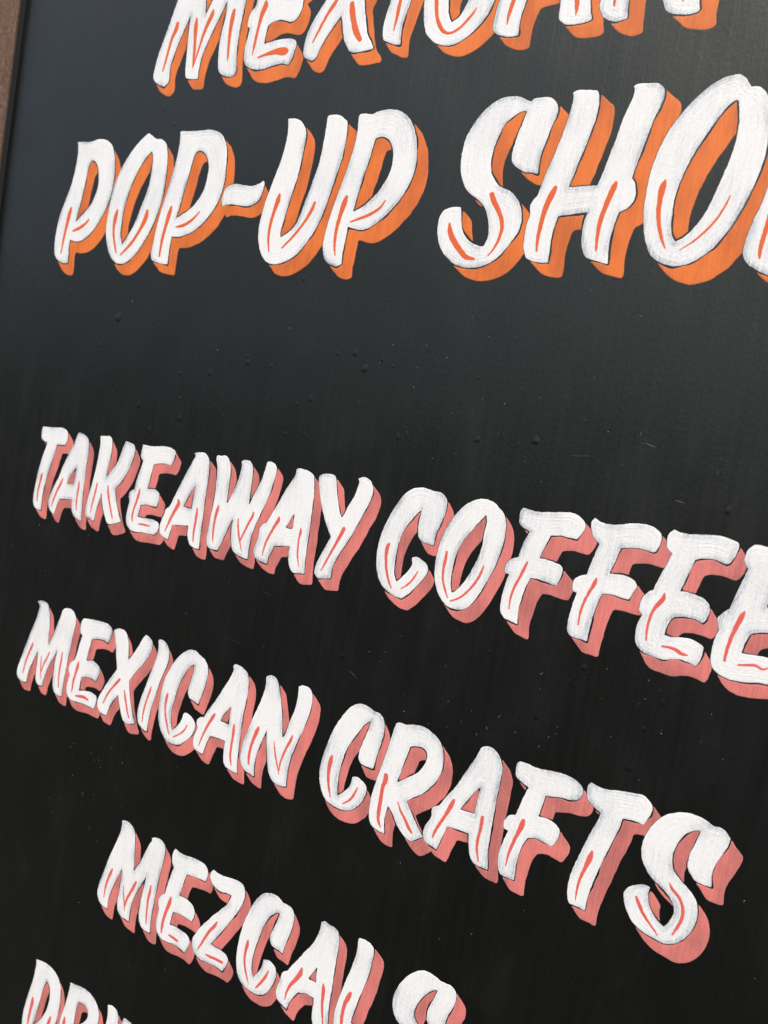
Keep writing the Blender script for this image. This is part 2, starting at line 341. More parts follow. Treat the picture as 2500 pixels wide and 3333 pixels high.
# ------------------------------------------------------------------ the lettering
# millimetres on the board, right and up from the reference point.
# L letter, row, shade offset ; o outline ; h counter ; a accent stroke (x, y, half width) ; c marks a sharp corner
TEXT = """
L M 1 6.26 -7.32
o -211.2,328.5c -216.3,314.2 -219.8,303.2 -222.7,294.0 -227.5,279.5 -229.4,269.4 -229.5,263.9 -227.3,260.9 -222.6,258.4 -218.0,256.7c -214.8,259.8 -214.6,263.9 -215.1,268.7 -213.0,277.3 -208.7,288.9 -204.2,299.1 -202.7,302.9c -202.5,295.6 -202.1,285.5 -201.2,273.3 -200.3,263.8 -199.0,261.0 -196.8,260.0 -188.6,259.3c -188.6,266.7 -187.1,275.1 -183.5,284.0 -179.8,292.0 -175.9,299.4 -172.0,308.2c -171.9,296.2 -173.4,286.0 -173.7,278.2 -172.8,269.0 -171.2,262.9 -168.6,260.4 -163.1,258.4 -158.8,258.1 -156.6,259.9 -156.8,264.7 -158.1,272.6 -158.3,282.3 -157.8,293.1 -156.6,304.5 -154.8,319.5c -178.6,322.8c -184.8,309.7 -189.6,300.2c -191.0,310.6 -194.5,325.9c
a -213.7,298.0,1.72 -214.0,295.0,2.10 -217.0,288.6,1.44 -219.4,276.6,1.16 -221.3,267.9,0.78
a -196.8,299.2,0.93 -196.6,294.8,1.85 -195.6,284.7,1.48 -194.6,274.6,1.29 -194.5,266.9,0.37
a -183.1,302.6,1.09 -183.8,299.8,1.99 -187.3,292.3,1.64 -190.3,282.8,1.10 -192.3,274.4,0.92 -194.2,267.6,0.46
a -165.2,300.2,1.40 -165.6,296.7,1.93 -166.0,287.7,1.58 -165.7,279.3,1.23 -165.0,270.8,0.87 -164.9,268.2,0.35
L E 1 6.94 -8.95
o -146.2,319.4c -147.6,311.4 -147.1,304.4 -147.6,300.7 -149.7,298.7c -151.3,296.1 -152.2,292.4 -152.1,288.4c -150.1,287.3 -150.5,283.3 -151.6,277.6 -151.7,271.9 -150.8,266.7 -148.5,263.6 -144.4,261.5 -138.5,260.2 -133.6,260.3 -127.4,261.4 -121.3,262.3 -114.8,261.0c -113.1,264.6 -111.7,269.3 -111.2,273.0 -112.4,275.3 -115.4,276.7 -120.1,277.2 -126.4,277.2 -131.8,276.5 -136.5,276.0c -136.4,279.7 -136.0,284.0 -135.4,287.2c -131.7,288.8 -126.3,289.4 -121.3,288.1 -118.1,287.2 -115.1,287.6 -112.5,290.3 -111.0,294.4 -110.7,299.3 -111.6,301.8 -114.9,303.4 -121.3,304.4 -130.0,305.1c -129.2,309.3c -122.1,308.9 -113.8,305.8 -109.7,308.2 -108.1,311.6 -110.9,314.5 -131.5,317.7
a -139.8,302.0,1.33 -139.7,299.6,2.25 -141.4,295.4,2.01 -142.8,288.0,1.34 -144.1,277.4,1.18 -144.8,270.2,0.51
a -139.9,267.9,0.67 -132.9,269.3,1.23 -125.1,270.1,2.27 -119.5,269.5,2.73 -117.3,269.3,1.12
L X 1 7.23 -8.30
o -93.5,296.8 -95.8,293.5 -100.4,286.3 -103.6,279.4 -105.0,272.3 -104.9,266.8 -103.8,264.5 -99.7,262.2 -97.0,261.6 -95.0,262.9 -93.7,266.1 -91.1,271.9 -87.1,278.0 -83.6,282.6 -81.0,286.2c -79.2,280.6 -76.6,272.0 -74.4,268.1 -71.7,264.6 -68.6,263.2 -63.0,263.2 -57.5,263.6 -55.0,264.2c -57.2,267.9 -60.0,271.7 -61.9,276.6 -64.0,283.9 -66.2,293.0 -66.3,296.5 -62.6,302.9 -58.8,308.7c -68.0,310.1c -73.7,302.8 -75.5,301.3c -77.9,306.4 -80.2,311.5c -90.5,312.5c -88.4,305.0 -88.6,302.1
a -85.3,296.3,1.05 -87.6,293.0,1.66 -91.1,288.1,1.21 -95.5,279.6,1.07 -99.0,272.5,0.54
a -74.6,292.1,1.61 -73.7,288.1,2.19 -71.7,282.0,2.04 -69.1,275.8,2.17 -65.3,270.3,1.58
L I 1 6.39 -7.93
o -44.9,305.9c -48.1,290.4 -49.0,285.9 -50.2,279.8 -50.5,274.1 -49.9,270.0 -48.4,267.7 -45.0,266.2 -41.4,264.6 -37.3,264.1c -37.9,269.1 -38.0,274.8 -36.7,280.3 -34.6,288.5 -30.8,303.7c
a -41.5,290.6,0.96 -42.0,286.1,1.37 -42.4,279.3,1.10 -43.2,272.6,0.48
L C 1 7.89 -6.79
o -26.3,287.3 -25.3,279.9 -23.7,273.0 -21.6,268.2 -18.0,264.5 -13.7,261.7 -9.1,260.4 -4.2,260.2 0.5,261.7 4.8,264.2 9.5,268.3 13.4,273.1 15.5,277.7 16.6,281.3 17.8,284.3 9.8,286.5c 3.4,285.8 1.4,283.4 -0.3,279.3 -3.1,274.8 -7.0,272.6c -9.3,276.7 -10.5,281.8 -11.0,287.9 -9.5,293.2 -5.3,297.5 -1.7,297.4 2.0,293.6c 5.6,293.6 5.6,300.1c -1.7,303.9 -11.1,305.5 -19.8,302.5 -24.4,296.5 -26.2,290.7
a -18.6,286.8,1.43 -17.7,281.7,1.30 -16.4,276.5,1.17 -14.4,272.4,1.29 -11.2,268.4,1.15 -7.8,266.8,0.89 -4.2,267.5,0.88 -0.9,269.3,0.88 2.7,272.9,0.99 5.2,275.8,0.87 6.8,278.3,0.49
L A 1 7.63 -7.72
o 19.9,280.8 18.9,276.7 18.3,271.4 18.2,266.6 19.0,264.7 22.3,262.4 26.0,261.1 30.1,260.5 33.4,260.8c 33.2,265.3 33.2,270.0 33.9,274.1 35.0,278.7 36.0,281.1c 51.0,282.6c 53.5,276.1 53.9,270.9 54.3,266.7 56.1,264.5 59.3,263.0 64.6,262.6 69.2,263.0 71.6,264.0c 70.5,267.6 69.1,273.8 66.0,284.4 61.8,296.1c 34.2,300.7c 26.5,293.0
h 38.0,288.1c 46.3,294.0c 48.8,289.0c
a 27.7,280.2,1.41 27.0,276.1,1.30 26.3,272.0,1.06 26.1,267.0,0.35
a 62.2,275.3,1.41 62.7,271.7,1.30 62.9,267.1,0.32
L N 1 8.80 -8.22
o 74.4,273.1 74.4,270.1 75.8,266.4 78.3,263.6 82.2,261.7 84.2,261.3 87.2,261.7 89.5,262.4c 88.8,266.2 88.5,271.1 88.2,277.0 88.7,280.9c 97.2,276.7 104.8,268.8 106.7,264.7 107.4,263.4c 109.2,262.2 113.2,261.0 117.4,260.4 121.4,260.8 122.8,262.0c 121.8,266.4 122.0,275.8 122.2,287.9c 112.4,289.1c 111.0,278.9c 104.8,284.6 92.6,291.9 77.6,293.4c 74.9,283.0
a 81.4,274.6,0.93 81.5,272.6,0.93 81.8,269.3,0.57
a 113.1,269.5,1.15 114.5,267.0,0.38
L P 2 7.77 -8.70
o -297.4,224.2c -291.2,224.0 -286.4,223.5 -281.8,223.8 -277.4,224.8 -271.7,224.8 -265.7,223.1 -260.8,219.5 -257.7,213.5 -255.3,204.1 -254.9,193.2 -255.9,183.8 -258.8,175.3 -263.9,166.7 -269.4,159.6 -275.4,154.8 -280.8,152.4 -286.7,152.0 -292.3,153.2c -292.4,147.5 -291.7,141.0 -291.7,136.1c -296.8,136.0 -302.1,138.0 -305.7,140.8 -307.7,144.9 -308.5,152.3 -308.0,162.2 -306.3,172.0 -302.7,181.7 -299.1,191.4 -296.8,201.0 -296.0,209.0 -295.7,217.0
h -279.2,210.2 -274.8,208.0 -272.3,204.0 -270.6,198.4 -269.9,192.1 -271.9,184.2 -275.3,177.9 -281.2,172.4 -288.8,166.1c -286.7,176.5 -284.5,189.3 -283.1,200.5 -282.0,206.8
a -295.2,176.3,1.08 -296.1,172.7,2.05 -297.5,164.6,1.69 -299.1,154.0,1.33 -300.0,143.3,0.73
a -290.0,159.6,0.96 -283.8,161.6,1.42 -278.5,164.4,1.29 -274.7,167.6,0.81
L O 2 7.38 -8.01
o -226.6,226.2c -222.6,224.2 -219.0,222.0 -213.8,221.4 -209.1,218.5 -206.8,213.2 -205.3,203.5 -205.0,191.6 -205.4,182.6 -207.6,172.9 -211.0,163.2 -216.4,153.3 -223.1,144.1 -229.6,138.7 -235.7,136.4 -242.6,137.7 -248.5,142.3 -252.6,149.3 -255.3,157.2 -256.2,165.0 -255.8,174.4 -254.9,184.6 -253.1,192.3 -249.3,201.5 -244.3,209.8 -238.2,217.1 -231.8,222.9
h -221.3,213.6c -219.4,210.1 -219.0,202.6 -219.1,195.0 -221.3,184.5 -224.7,174.7 -229.7,161.8 -237.7,149.8c -240.7,156.4 -241.2,164.9 -240.8,174.2 -238.5,185.0 -235.0,194.8 -230.3,203.8 -225.2,210.4
a -247.0,173.7,1.11 -247.8,169.6,2.11 -248.3,161.9,1.33 -246.6,154.0,1.11 -242.7,144.3,0.77
a -217.8,172.7,1.58 -218.6,167.8,2.22 -222.9,159.4,1.49 -229.7,150.2,1.40 -238.0,142.8,0.77
L P 2 8.04 -7.26
o -197.4,225.6c -190.4,225.3 -180.6,224.9 -172.9,225.1 -167.1,224.2 -160.9,221.5 -156.7,216.3 -154.3,209.8 -153.2,199.8 -153.0,189.2 -155.0,180.0 -159.2,172.2 -164.6,165.8 -171.3,160.4 -179.4,156.7 -187.0,155.2 -192.1,155.5c -192.5,149.7 -192.6,142.2 -192.5,136.6c -197.8,137.3 -204.1,138.3 -207.8,140.1 -208.8,143.5 -208.4,149.6 -207.5,158.6 -206.3,166.1 -204.2,176.6 -202.2,184.8 -200.2,192.9 -198.3,201.7 -197.0,210.5 -196.5,218.6
h -177.1,211.7 -173.0,210.0 -169.9,206.3 -167.8,200.4 -167.9,193.2 -169.4,186.1 -173.0,179.7 -178.7,173.9 -190.8,167.5c -188.7,174.8 -186.7,185.1 -184.1,197.5 -182.1,207.6 -180.4,211.1
a -196.0,175.0,1.32 -197.0,170.5,2.03 -198.6,163.1,1.63 -200.3,153.4,1.43 -200.8,142.5,0.92
a -189.3,161.9,0.60 -183.5,162.8,1.29 -176.3,166.2,1.17 -170.2,171.6,0.58
L - 2 4.68 -7.33
o -121.0,190.3c -120.1,189.0 -120.2,186.2 -121.0,181.7 -123.1,177.9 -127.5,175.2 -132.3,174.7 -138.3,175.4 -145.1,176.1 -148.9,175.9 -151.5,174.9c -152.8,177.3 -152.5,181.2 -151.5,185.1 -149.8,187.4 -146.2,188.7 -141.6,188.9 -135.6,187.9 -129.8,187.3 -125.0,188.2
L U 2 8.10 -7.19
o -109.0,227.7c -104.7,227.5 -100.7,226.5 -97.2,223.8 -94.7,220.5 -93.6,216.2 -93.8,209.4 -94.4,200.8 -95.2,192.8 -96.7,186.1 -98.4,178.7 -99.5,172.4 -100.9,165.0 -102.1,158.7 -101.4,154.9c -94.4,159.3 -90.7,164.2 -88.3,171.6 -86.5,178.4 -84.6,184.5 -82.9,191.2 -81.1,197.8 -80.2,206.9 -79.8,214.7 -79.7,222.0 -79.9,226.5c -78.5,227.6 -74.2,227.6 -70.5,226.8 -67.6,224.7 -65.5,223.1 -64.4,217.4 -64.5,207.8 -65.4,199.5 -67.5,191.2 -69.5,182.2 -71.1,175.0 -73.3,167.1 -76.4,159.8 -81.0,152.5 -85.9,146.3 -91.9,141.8 -98.4,139.2 -104.6,138.5 -109.6,140.0 -114.0,144.1 -117.1,149.8 -118.9,156.2 -119.3,162.6 -118.5,170.2 -116.8,178.4 -114.6,186.0 -112.4,193.5 -110.0,201.5 -108.4,209.6 -107.6,217.0 -108.2,223.9
a -106.9,181.7,0.79 -107.4,178.2,1.89 -109.1,171.3,1.42 -110.5,163.8,1.27 -110.7,154.9,1.03 -108.8,146.4,0.56
a -79.7,175.8,1.04 -81.1,171.5,1.35 -84.8,164.8,1.06 -90.9,156.8,0.99 -99.0,148.6,0.70
L P 2 8.60 -7.74
o -57.8,225.2c -56.9,226.5 -52.8,226.6 -48.9,225.9 -46.0,227.0 -40.8,227.9 -36.1,227.8 -31.2,226.7 -26.9,224.4 -22.9,220.7 -19.9,216.2 -17.5,210.4 -15.9,204.1 -15.1,197.3 -15.6,191.0 -17.2,185.4 -20.0,179.2 -24.2,173.2 -28.6,168.4 -33.3,164.3 -38.1,161.2 -43.3,159.4 -49.0,160.0 -53.9,161.5c -53.8,157.4 -54.1,151.4 -54.4,145.4 -54.1,139.3c -57.1,138.1 -60.8,138.6 -64.7,140.4 -67.6,144.0 -69.2,149.5 -69.2,154.9 -68.1,162.8 -66.8,169.5 -65.4,175.5 -63.7,182.1 -62.0,188.6 -60.4,195.1 -58.8,202.2 -57.5,210.4 -57.2,218.1
h -42.0,212.5 -37.9,212.2 -34.6,210.3 -32.2,206.7 -30.8,202.6 -30.4,196.8 -31.4,191.1 -33.8,185.9 -37.5,180.2 -41.6,176.2 -45.8,172.7 -51.9,169.9c -51.0,174.6 -49.8,181.7 -48.3,190.5 -46.3,198.7 -45.0,206.2 -44.3,211.7c
a -57.7,178.6,1.28 -58.5,175.4,2.07 -60.1,168.2,1.58 -61.3,159.2,1.30 -61.0,150.7,1.01 -59.6,144.7,0.50
a -52.6,164.0,0.49 -46.6,165.9,0.91 -39.5,168.5,1.03 -34.0,171.9,0.95 -31.0,176.0,0.54
L S 2 7.65 -6.95
o 46.9,225.5c 48.1,226.7 51.6,227.1 56.6,226.7 59.9,224.7 61.8,221.8 62.0,217.6 60.6,213.1 59.5,208.5 58.3,203.3 57.2,198.7 56.8,193.5 57.0,187.7c 53.5,188.6 50.1,189.0 45.2,191.6 42.1,194.4 41.1,197.9 41.5,202.7 42.6,209.0 44.3,215.2 45.6,220.7c 42.8,220.7 39.7,219.2 36.2,216.6 33.8,213.8 32.3,209.6 30.8,204.9 30.0,199.5 30.1,194.1 31.3,189.2 34.4,184.8 37.8,181.7 42.1,180.0 46.0,177.5 49.2,173.7 51.7,168.4 52.5,163.0 51.7,158.3 49.1,153.4 46.0,148.6 41.7,143.7 36.5,140.6 30.3,138.9 24.3,139.0 18.6,140.6 12.3,145.0 8.0,150.0 5.4,156.7 4.7,161.2 5.0,166.2 6.6,169.6 10.0,171.2 14.2,171.8 16.7,171.4c 17.7,167.2 18.5,162.8 20.6,157.8 24.0,153.9 28.7,151.2 33.3,150.4 34.8,153.4 35.3,157.2 34.4,162.1 33.0,166.5 31.2,170.3 27.5,174.2 23.5,177.0 19.4,179.8 15.9,184.3 13.5,189.9 12.4,196.0 12.3,202.6 13.4,209.7 16.5,216.1 20.2,221.5 24.8,225.7 30.1,228.5 35.7,229.1 40.9,228.1 44.5,226.5
a 33.6,177.8,1.58 35.5,174.0,1.63 38.9,169.1,1.39 41.5,164.2,1.26 42.4,159.4,1.15 41.4,153.4,0.92 39.6,149.1,0.69 37.1,145.5,0.35
a 11.6,162.5,0.74 12.6,158.4,1.66 16.1,152.8,1.77 20.2,148.4,1.69 24.5,144.6,1.56 29.5,143.5,0.71
L H 2 8.81 -7.46
o 68.4,228.1c 70.5,229.1 75.8,228.8 80.8,228.1c 81.8,226.2 82.6,221.1 82.4,214.6 81.3,209.1 79.9,202.1 78.1,195.1 76.3,187.5 74.6,180.4c 82.2,180.7 89.0,181.0c 90.4,186.0 91.8,192.4 93.2,198.9 94.6,205.3 95.8,212.7 97.6,219.0 99.0,223.8 99.0,227.2 98.3,228.7c 100.6,229.5 104.5,229.5 108.9,229.1 111.4,228.0 113.3,225.5 113.7,221.6 112.4,216.8 110.6,211.1 109.3,204.9 108.0,198.6 106.7,192.3 105.2,183.9c 106.8,181.9 108.0,178.4 108.3,174.4 107.0,171.0 104.5,168.6 101.9,167.6c 101.0,163.1 100.1,156.6 100.0,150.1 100.9,142.0c 98.0,142.7 93.8,143.9 89.4,145.4 87.0,149.0 85.8,153.6 85.4,159.2 85.7,163.8 86.7,167.8c 79.4,166.9 71.6,166.0c 70.8,161.3 70.1,155.1 70.3,147.8 70.5,142.0c 66.7,142.2 62.2,142.9 58.6,144.5 56.4,148.7 55.7,154.0 55.6,161.4 56.6,166.7 56.0,171.5 57.1,174.6 58.9,176.7 60.1,182.4 61.6,189.1 63.7,195.8 65.3,201.9 66.9,208.0 67.9,214.1 68.9,220.2 69.1,225.3
a 67.7,180.6,1.08 66.8,178.0,1.78 65.0,172.9,1.84 63.9,167.1,1.52 63.2,160.3,1.31 62.9,154.0,0.98 63.4,148.0,0.60
a 97.9,181.9,1.00 97.3,179.7,1.65 95.9,174.7,1.61 94.5,168.7,1.42 93.5,162.7,1.32 93.4,156.1,1.02 93.9,148.8,0.66
L O 2 8.52 -8.46
o 145.9,229.7 148.4,228.0 151.5,223.7c 154.4,223.5 157.3,221.7 159.5,217.8 160.8,212.5 161.8,204.9 162.6,197.4 162.4,189.8 161.1,181.9 159.3,174.8 157.0,167.7 154.5,161.4 151.1,155.2 147.5,149.8 143.1,145.8 138.5,143.0 134.0,141.7 129.1,142.1 124.0,144.0 119.9,147.5 116.9,153.6 114.8,160.7 113.6,168.8 113.3,178.5 113.7,187.6 115.4,196.0 117.9,203.9 121.4,211.1 125.2,216.7 129.1,221.3 133.9,225.7 138.8,228.7 142.7,229.6
h 146.7,218.1 147.9,214.9 148.9,209.6 149.3,204.3 149.0,196.2 147.6,188.6 145.5,180.0 143.3,171.3 140.8,164.5 137.6,159.1 134.4,155.6 130.8,153.1c 128.9,155.6 127.4,161.6 127.0,166.6 126.9,174.1 128.0,181.5 129.7,187.9 131.9,194.2 134.6,200.4 137.7,206.5 140.8,212.1 144.1,216.7
a 121.2,182.3,0.58 120.5,179.3,1.80 120.3,173.3,1.42 120.6,167.2,1.22 122.0,160.7,1.07 124.3,154.6,0.87 126.5,150.1,0.43
a 151.2,174.3,0.41 149.6,169.2,0.59 147.0,163.4,0.68 143.3,158.1,0.60 138.6,153.2,0.56 133.4,149.2,0.28
L P 2 8.11 -7.11
o 170.5,216.9c 170.9,207.1 169.9,195.6 167.9,184.9 166.2,177.9 164.9,170.4 162.7,162.8 161.3,155.6 160.9,148.9 161.6,146.1 163.9,143.2 167.3,140.9 173.1,138.2 176.0,138.0c 176.2,144.4 176.3,151.0c 182.5,151.5 189.7,157.5 195.7,169.3 196.6,187.4 191.9,205.7 185.9,215.1 175.2,218.3
h 180.9,204.1 183.9,200.8 186.1,187.8 184.4,174.1 180.0,165.9 177.3,162.7c 177.8,179.0 178.8,195.1
a 169.2,165.1,1.12 168.5,156.6,1.16 167.9,149.9,1.04 168.2,146.1,0.61
L T 3 6.88 -5.55
o -294.5,14.4c -288.1,14.5 -281.3,15.0 -274.7,15.7 -270.5,15.3 -267.2,13.2 -266.6,10.4 -267.1,6.4 -268.6,3.6c -272.3,3.3 -276.9,3.1c -278.0,-1.9 -279.7,-8.5 -281.8,-15.1 -283.4,-22.3 -284.9,-30.1 -285.6,-37.8 -284.9,-47.9c -288.8,-47.7 -292.5,-46.5 -294.6,-43.9 -295.4,-38.8 -295.0,-31.7 -294.0,-23.3 -292.6,-14.9 -290.7,-7.1 -288.6,-0.4 -287.4,3.3c -291.5,3.8 -294.5,5.8 -295.2,9.2 -295.0,12.7
a -288.8,-20.4,0.68 -289.1,-22.0,1.28 -290.1,-28.0,1.19 -291.0,-34.5,1.03 -290.7,-41.4,0.69
L A 3 6.03 -5.74
o -255.5,14.5c -251.4,14.0 -247.6,12.8 -244.7,10.3 -243.4,5.5 -243.3,-1.2 -243.7,-9.1 -243.4,-16.9 -243.3,-23.6 -243.0,-31.4 -242.3,-39.2 -241.4,-48.0c -245.1,-47.8 -248.6,-46.5 -251.6,-43.6 -253.2,-39.3 -253.4,-34.5c -259.9,-35.0 -266.7,-36.1c -268.1,-39.5 -269.4,-43.8 -270.7,-48.3c -274.4,-46.6 -277.0,-43.9 -278.1,-40.6 -277.6,-36.5 -275.7,-31.0 -273.0,-25.4 -270.3,-19.8 -268.2,-13.7 -265.3,-7.1 -261.8,0.2 -258.8,6.3 -257.0,11.6
h -253.3,-10.5c -253.5,-15.0 -253.9,-23.3c -261.1,-24.1c -259.0,-18.1
a -266.0,-21.1,0.82 -267.6,-25.1,1.23 -270.6,-31.3,1.08 -272.8,-37.4,0.91 -274.1,-42.8,0.58
a -248.5,-20.7,0.72 -248.4,-25.5,1.11 -248.7,-31.2,0.96 -248.5,-36.3,0.88 -247.9,-40.9,0.64
L K 3 6.01 -6.62
o -233.3,14.8c -228.7,15.2 -223.4,15.6 -221.4,13.3 -220.5,8.5 -220.6,3.0 -221.2,-3.7 -221.8,-8.7 -221.7,-13.1c -218.7,-8.8 -215.0,-4.4 -212.2,0.9 -210.4,7.1 -208.7,12.2 -207.6,14.2c -204.2,13.8 -199.9,12.5 -198.2,10.3 -198.3,6.0 -199.8,0.4 -201.9,-5.8 -205.3,-11.7 -208.9,-16.6 -212.1,-19.5c -210.8,-24.0 -209.1,-29.1 -206.5,-34.7 -202.5,-41.6c -206.7,-43.5 -211.7,-45.2 -214.8,-45.2 -217.8,-41.6 -220.7,-36.6 -223.1,-30.4 -224.7,-24.0c -225.6,-29.1 -227.2,-34.9 -228.2,-40.1 -228.6,-46.0c -232.8,-45.1 -237.5,-43.4 -238.5,-39.1 -237.9,-32.8 -236.5,-25.9 -235.1,-19.0 -233.8,-11.0 -232.9,-3.7 -232.4,4.2 -232.4,10.2
a -230.1,-19.0,0.77 -230.6,-23.8,1.00 -231.7,-30.1,0.93 -232.6,-35.8,0.78 -232.8,-40.6,0.47
a -219.2,-19.0,0.68 -218.3,-23.5,1.13 -216.4,-28.7,0.98 -213.8,-34.3,0.90 -210.8,-40.9,0.67
L E 3 6.12 -5.90
o -191.4,14.1c -188.1,13.8 -183.8,13.8 -176.2,14.7 -170.0,15.4 -165.0,14.7 -161.3,12.9 -161.5,10.0 -162.1,6.8 -164.2,3.4c -168.5,3.8 -174.0,3.4 -179.4,1.7c -180.1,-3.7 -180.9,-9.1 -181.8,-15.3c -177.7,-14.7 -173.3,-15.0 -170.5,-16.9 -170.3,-20.1 -170.4,-23.2 -171.5,-26.3c -176.2,-26.1 -181.2,-26.1 -186.1,-27.2c -186.7,-31.3 -187.4,-35.7c -182.3,-35.6 -176.6,-35.2 -171.6,-35.3 -167.8,-36.5 -166.9,-39.5 -168.0,-42.9 -169.7,-45.0c -174.7,-45.2 -180.4,-45.4 -186.8,-46.1 -192.1,-45.7 -195.9,-43.2 -197.5,-39.7 -197.9,-34.8 -197.1,-29.3 -196.8,-26.6 -197.9,-23.0 -197.4,-19.6 -193.8,-17.5c -192.8,-11.4 -191.1,-4.7 -189.0,3.0c -191.6,5.3 -191.9,8.0 -191.6,11.2
a -188.8,-16.7,0.72 -188.9,-19.9,1.22 -190.3,-26.0,1.08 -192.0,-32.7,0.94 -192.1,-37.6,0.87 -191.4,-39.6,0.43
a -185.4,-40.3,0.57 -180.8,-39.9,0.92 -175.3,-40.0,0.56
L A 3 6.81 -5.92
o -144.9,14.3c -140.8,15.4 -136.9,15.6 -134.0,14.3 -132.1,12.0 -131.0,7.1 -130.4,0.1 -130.5,-8.0 -130.6,-16.1 -130.4,-24.2 -130.2,-32.3 -130.1,-39.4 -129.7,-47.0c -133.0,-47.1 -137.2,-45.9 -139.8,-42.8 -141.3,-38.4 -141.5,-33.6c -148.1,-34.5 -155.2,-35.3c -156.3,-40.2 -157.3,-45.9c -161.3,-44.8 -165.2,-42.9 -166.0,-38.8 -165.4,-34.5 -163.6,-29.4 -162.8,-26.2 -159.8,-23.6 -157.4,-18.0 -154.6,-11.3 -151.7,-4.6 -148.4,2.6 -145.5,8.6 -143.7,12.9
h -140.0,-6.2c -140.6,-13.7 -140.7,-22.1c -144.4,-22.2 -147.9,-21.8c -145.5,-16.0 -142.6,-10.4
a -153.2,-18.3,0.81 -152.3,-20.2,1.68 -155.1,-26.4,1.35 -158.0,-33.2,1.09 -160.8,-40.5,0.55
a -135.9,-21.3,0.78 -135.7,-25.6,1.11 -135.9,-31.8,1.04 -136.0,-38.0,0.85 -135.5,-43.0,0.52
L W 3 5.92 -5.27
o -126.0,14.6c -125.8,15.4 -122.0,15.6 -118.7,16.3 -116.1,14.2 -114.2,11.0 -113.3,7.7 -112.9,2.3 -112.8,-4.7 -112.7,-10.1 -112.5,-14.1c -110.7,-10.8 -108.6,-5.5 -106.6,0.7 -105.3,6.9 -105.0,11.8 -105.4,14.2 -103.2,15.5 -99.6,15.5 -97.1,13.7 -96.0,11.2 -95.4,6.4 -95.3,-0.5 -95.2,-6.3 -94.9,-12.6c -92.9,-6.9 -90.5,-0.7 -88.0,5.5 -86.7,11.1 -86.0,15.5 -85.4,17.0c -82.5,17.2 -79.3,16.0 -77.9,13.3 -78.1,9.4 -79.2,3.0 -80.9,-4.0 -83.2,-10.7 -85.6,-17.4 -87.9,-24.1 -89.5,-31.8 -90.0,-38.7 -89.9,-45.8c -93.7,-45.4 -98.2,-44.5 -101.6,-43.0 -104.2,-39.0 -105.3,-33.7 -105.8,-27.4 -105.6,-22.1c -107.8,-26.7 -109.8,-32.6 -111.9,-38.5 -114.5,-44.8c -118.4,-44.8 -122.3,-44.3 -124.1,-41.8 -124.6,-37.4 -124.3,-30.2 -123.8,-23.0 -123.2,-15.9 -123.1,-7.8 -123.5,0.2 -124.3,7.6 -125.9,12.9
a -118.6,-16.1,0.50 -119.1,-18.7,1.32 -120.0,-24.4,1.14 -120.2,-31.0,0.95 -119.8,-36.5,0.76 -119.1,-40.4,0.32
a -101.5,-22.0,0.55 -101.0,-26.0,0.79 -99.6,-30.7,0.79 -98.0,-35.3,0.67 -95.3,-41.5,0.30
a -90.5,-16.2,0.83 -90.8,-18.3,1.01 -93.0,-23.1,0.96 -95.0,-28.4,0.84 -97.1,-33.7,0.73 -97.6,-35.8,0.49
L A 3 6.47 -5.56
o -62.9,16.0c -59.8,16.2 -55.8,15.8 -52.2,14.7 -50.6,13.5 -49.3,8.6 -48.3,2.2 -48.1,-4.7 -47.8,-12.6 -47.6,-19.6 -47.7,-26.7 -47.5,-33.7 -47.2,-39.8 -46.3,-45.9c -49.9,-46.2 -55.0,-46.6 -57.8,-43.8 -59.4,-39.9 -59.9,-35.2 -59.9,-31.6c -65.7,-32.3 -71.3,-33.5c -72.8,-37.8 -74.2,-41.4 -74.8,-45.4c -78.0,-45.1 -81.7,-44.4 -84.7,-43.1 -86.1,-40.4 -85.9,-36.5 -84.5,-32.8 -84.0,-28.8 -83.9,-24.8 -82.3,-21.9 -79.3,-20.4c -77.0,-15.4 -74.0,-9.1 -71.1,-2.9 -68.2,3.3 -65.2,8.5 -63.4,12.6 -63.2,15.0
h -60.0,-11.5c -59.8,-16.2 -59.8,-20.7c -62.0,-21.2 -65.2,-20.7c -63.2,-17.7 -61.6,-13.9
a -70.9,-15.3,0.57 -70.9,-17.2,1.38 -73.0,-21.2,1.15 -75.5,-26.7,0.99 -77.9,-33.0,0.88 -79.1,-41.0,0.41
a -54.0,-18.9,0.39 -53.6,-21.7,1.05 -54.1,-25.1,0.72 -53.9,-30.7,0.72 -53.1,-36.7,0.67 -51.2,-42.2,0.33
L Y 3 6.40 -6.04
o -46.7,13.4c -44.6,15.0 -41.5,15.9 -38.2,15.9 -35.7,15.5 -34.6,13.6 -33.5,9.2 -32.0,3.9 -30.2,-1.3 -28.7,-5.1 -26.8,-8.2c -25.7,-6.0 -24.3,-2.1 -22.0,2.8 -20.2,7.2 -19.4,11.4 -19.0,14.6 -19.9,16.2c -17.7,17.4 -14.8,17.5 -11.8,16.2 -9.7,13.4 -9.0,9.9 -9.6,5.8 -11.3,1.0 -13.4,-4.3 -15.9,-10.6 -18.8,-17.5 -21.5,-23.0 -24.3,-28.2 -26.4,-33.6 -27.9,-39.0 -28.0,-44.8c -32.4,-45.5 -36.6,-46.2 -39.1,-44.6 -39.8,-42.0 -39.2,-38.1 -37.4,-33.1 -35.1,-27.5 -33.2,-23.0 -32.1,-20.5c -34.3,-17.2 -37.3,-12.6 -39.9,-7.5 -42.6,-1.5 -44.8,4.7 -46.3,10.0
a -24.2,-14.2,1.35 -25.6,-17.9,1.36 -27.8,-23.3,1.05 -30.4,-29.4,0.90 -33.0,-35.9,0.75 -35.4,-41.3,0.48
L C 3 4.86 -5.72
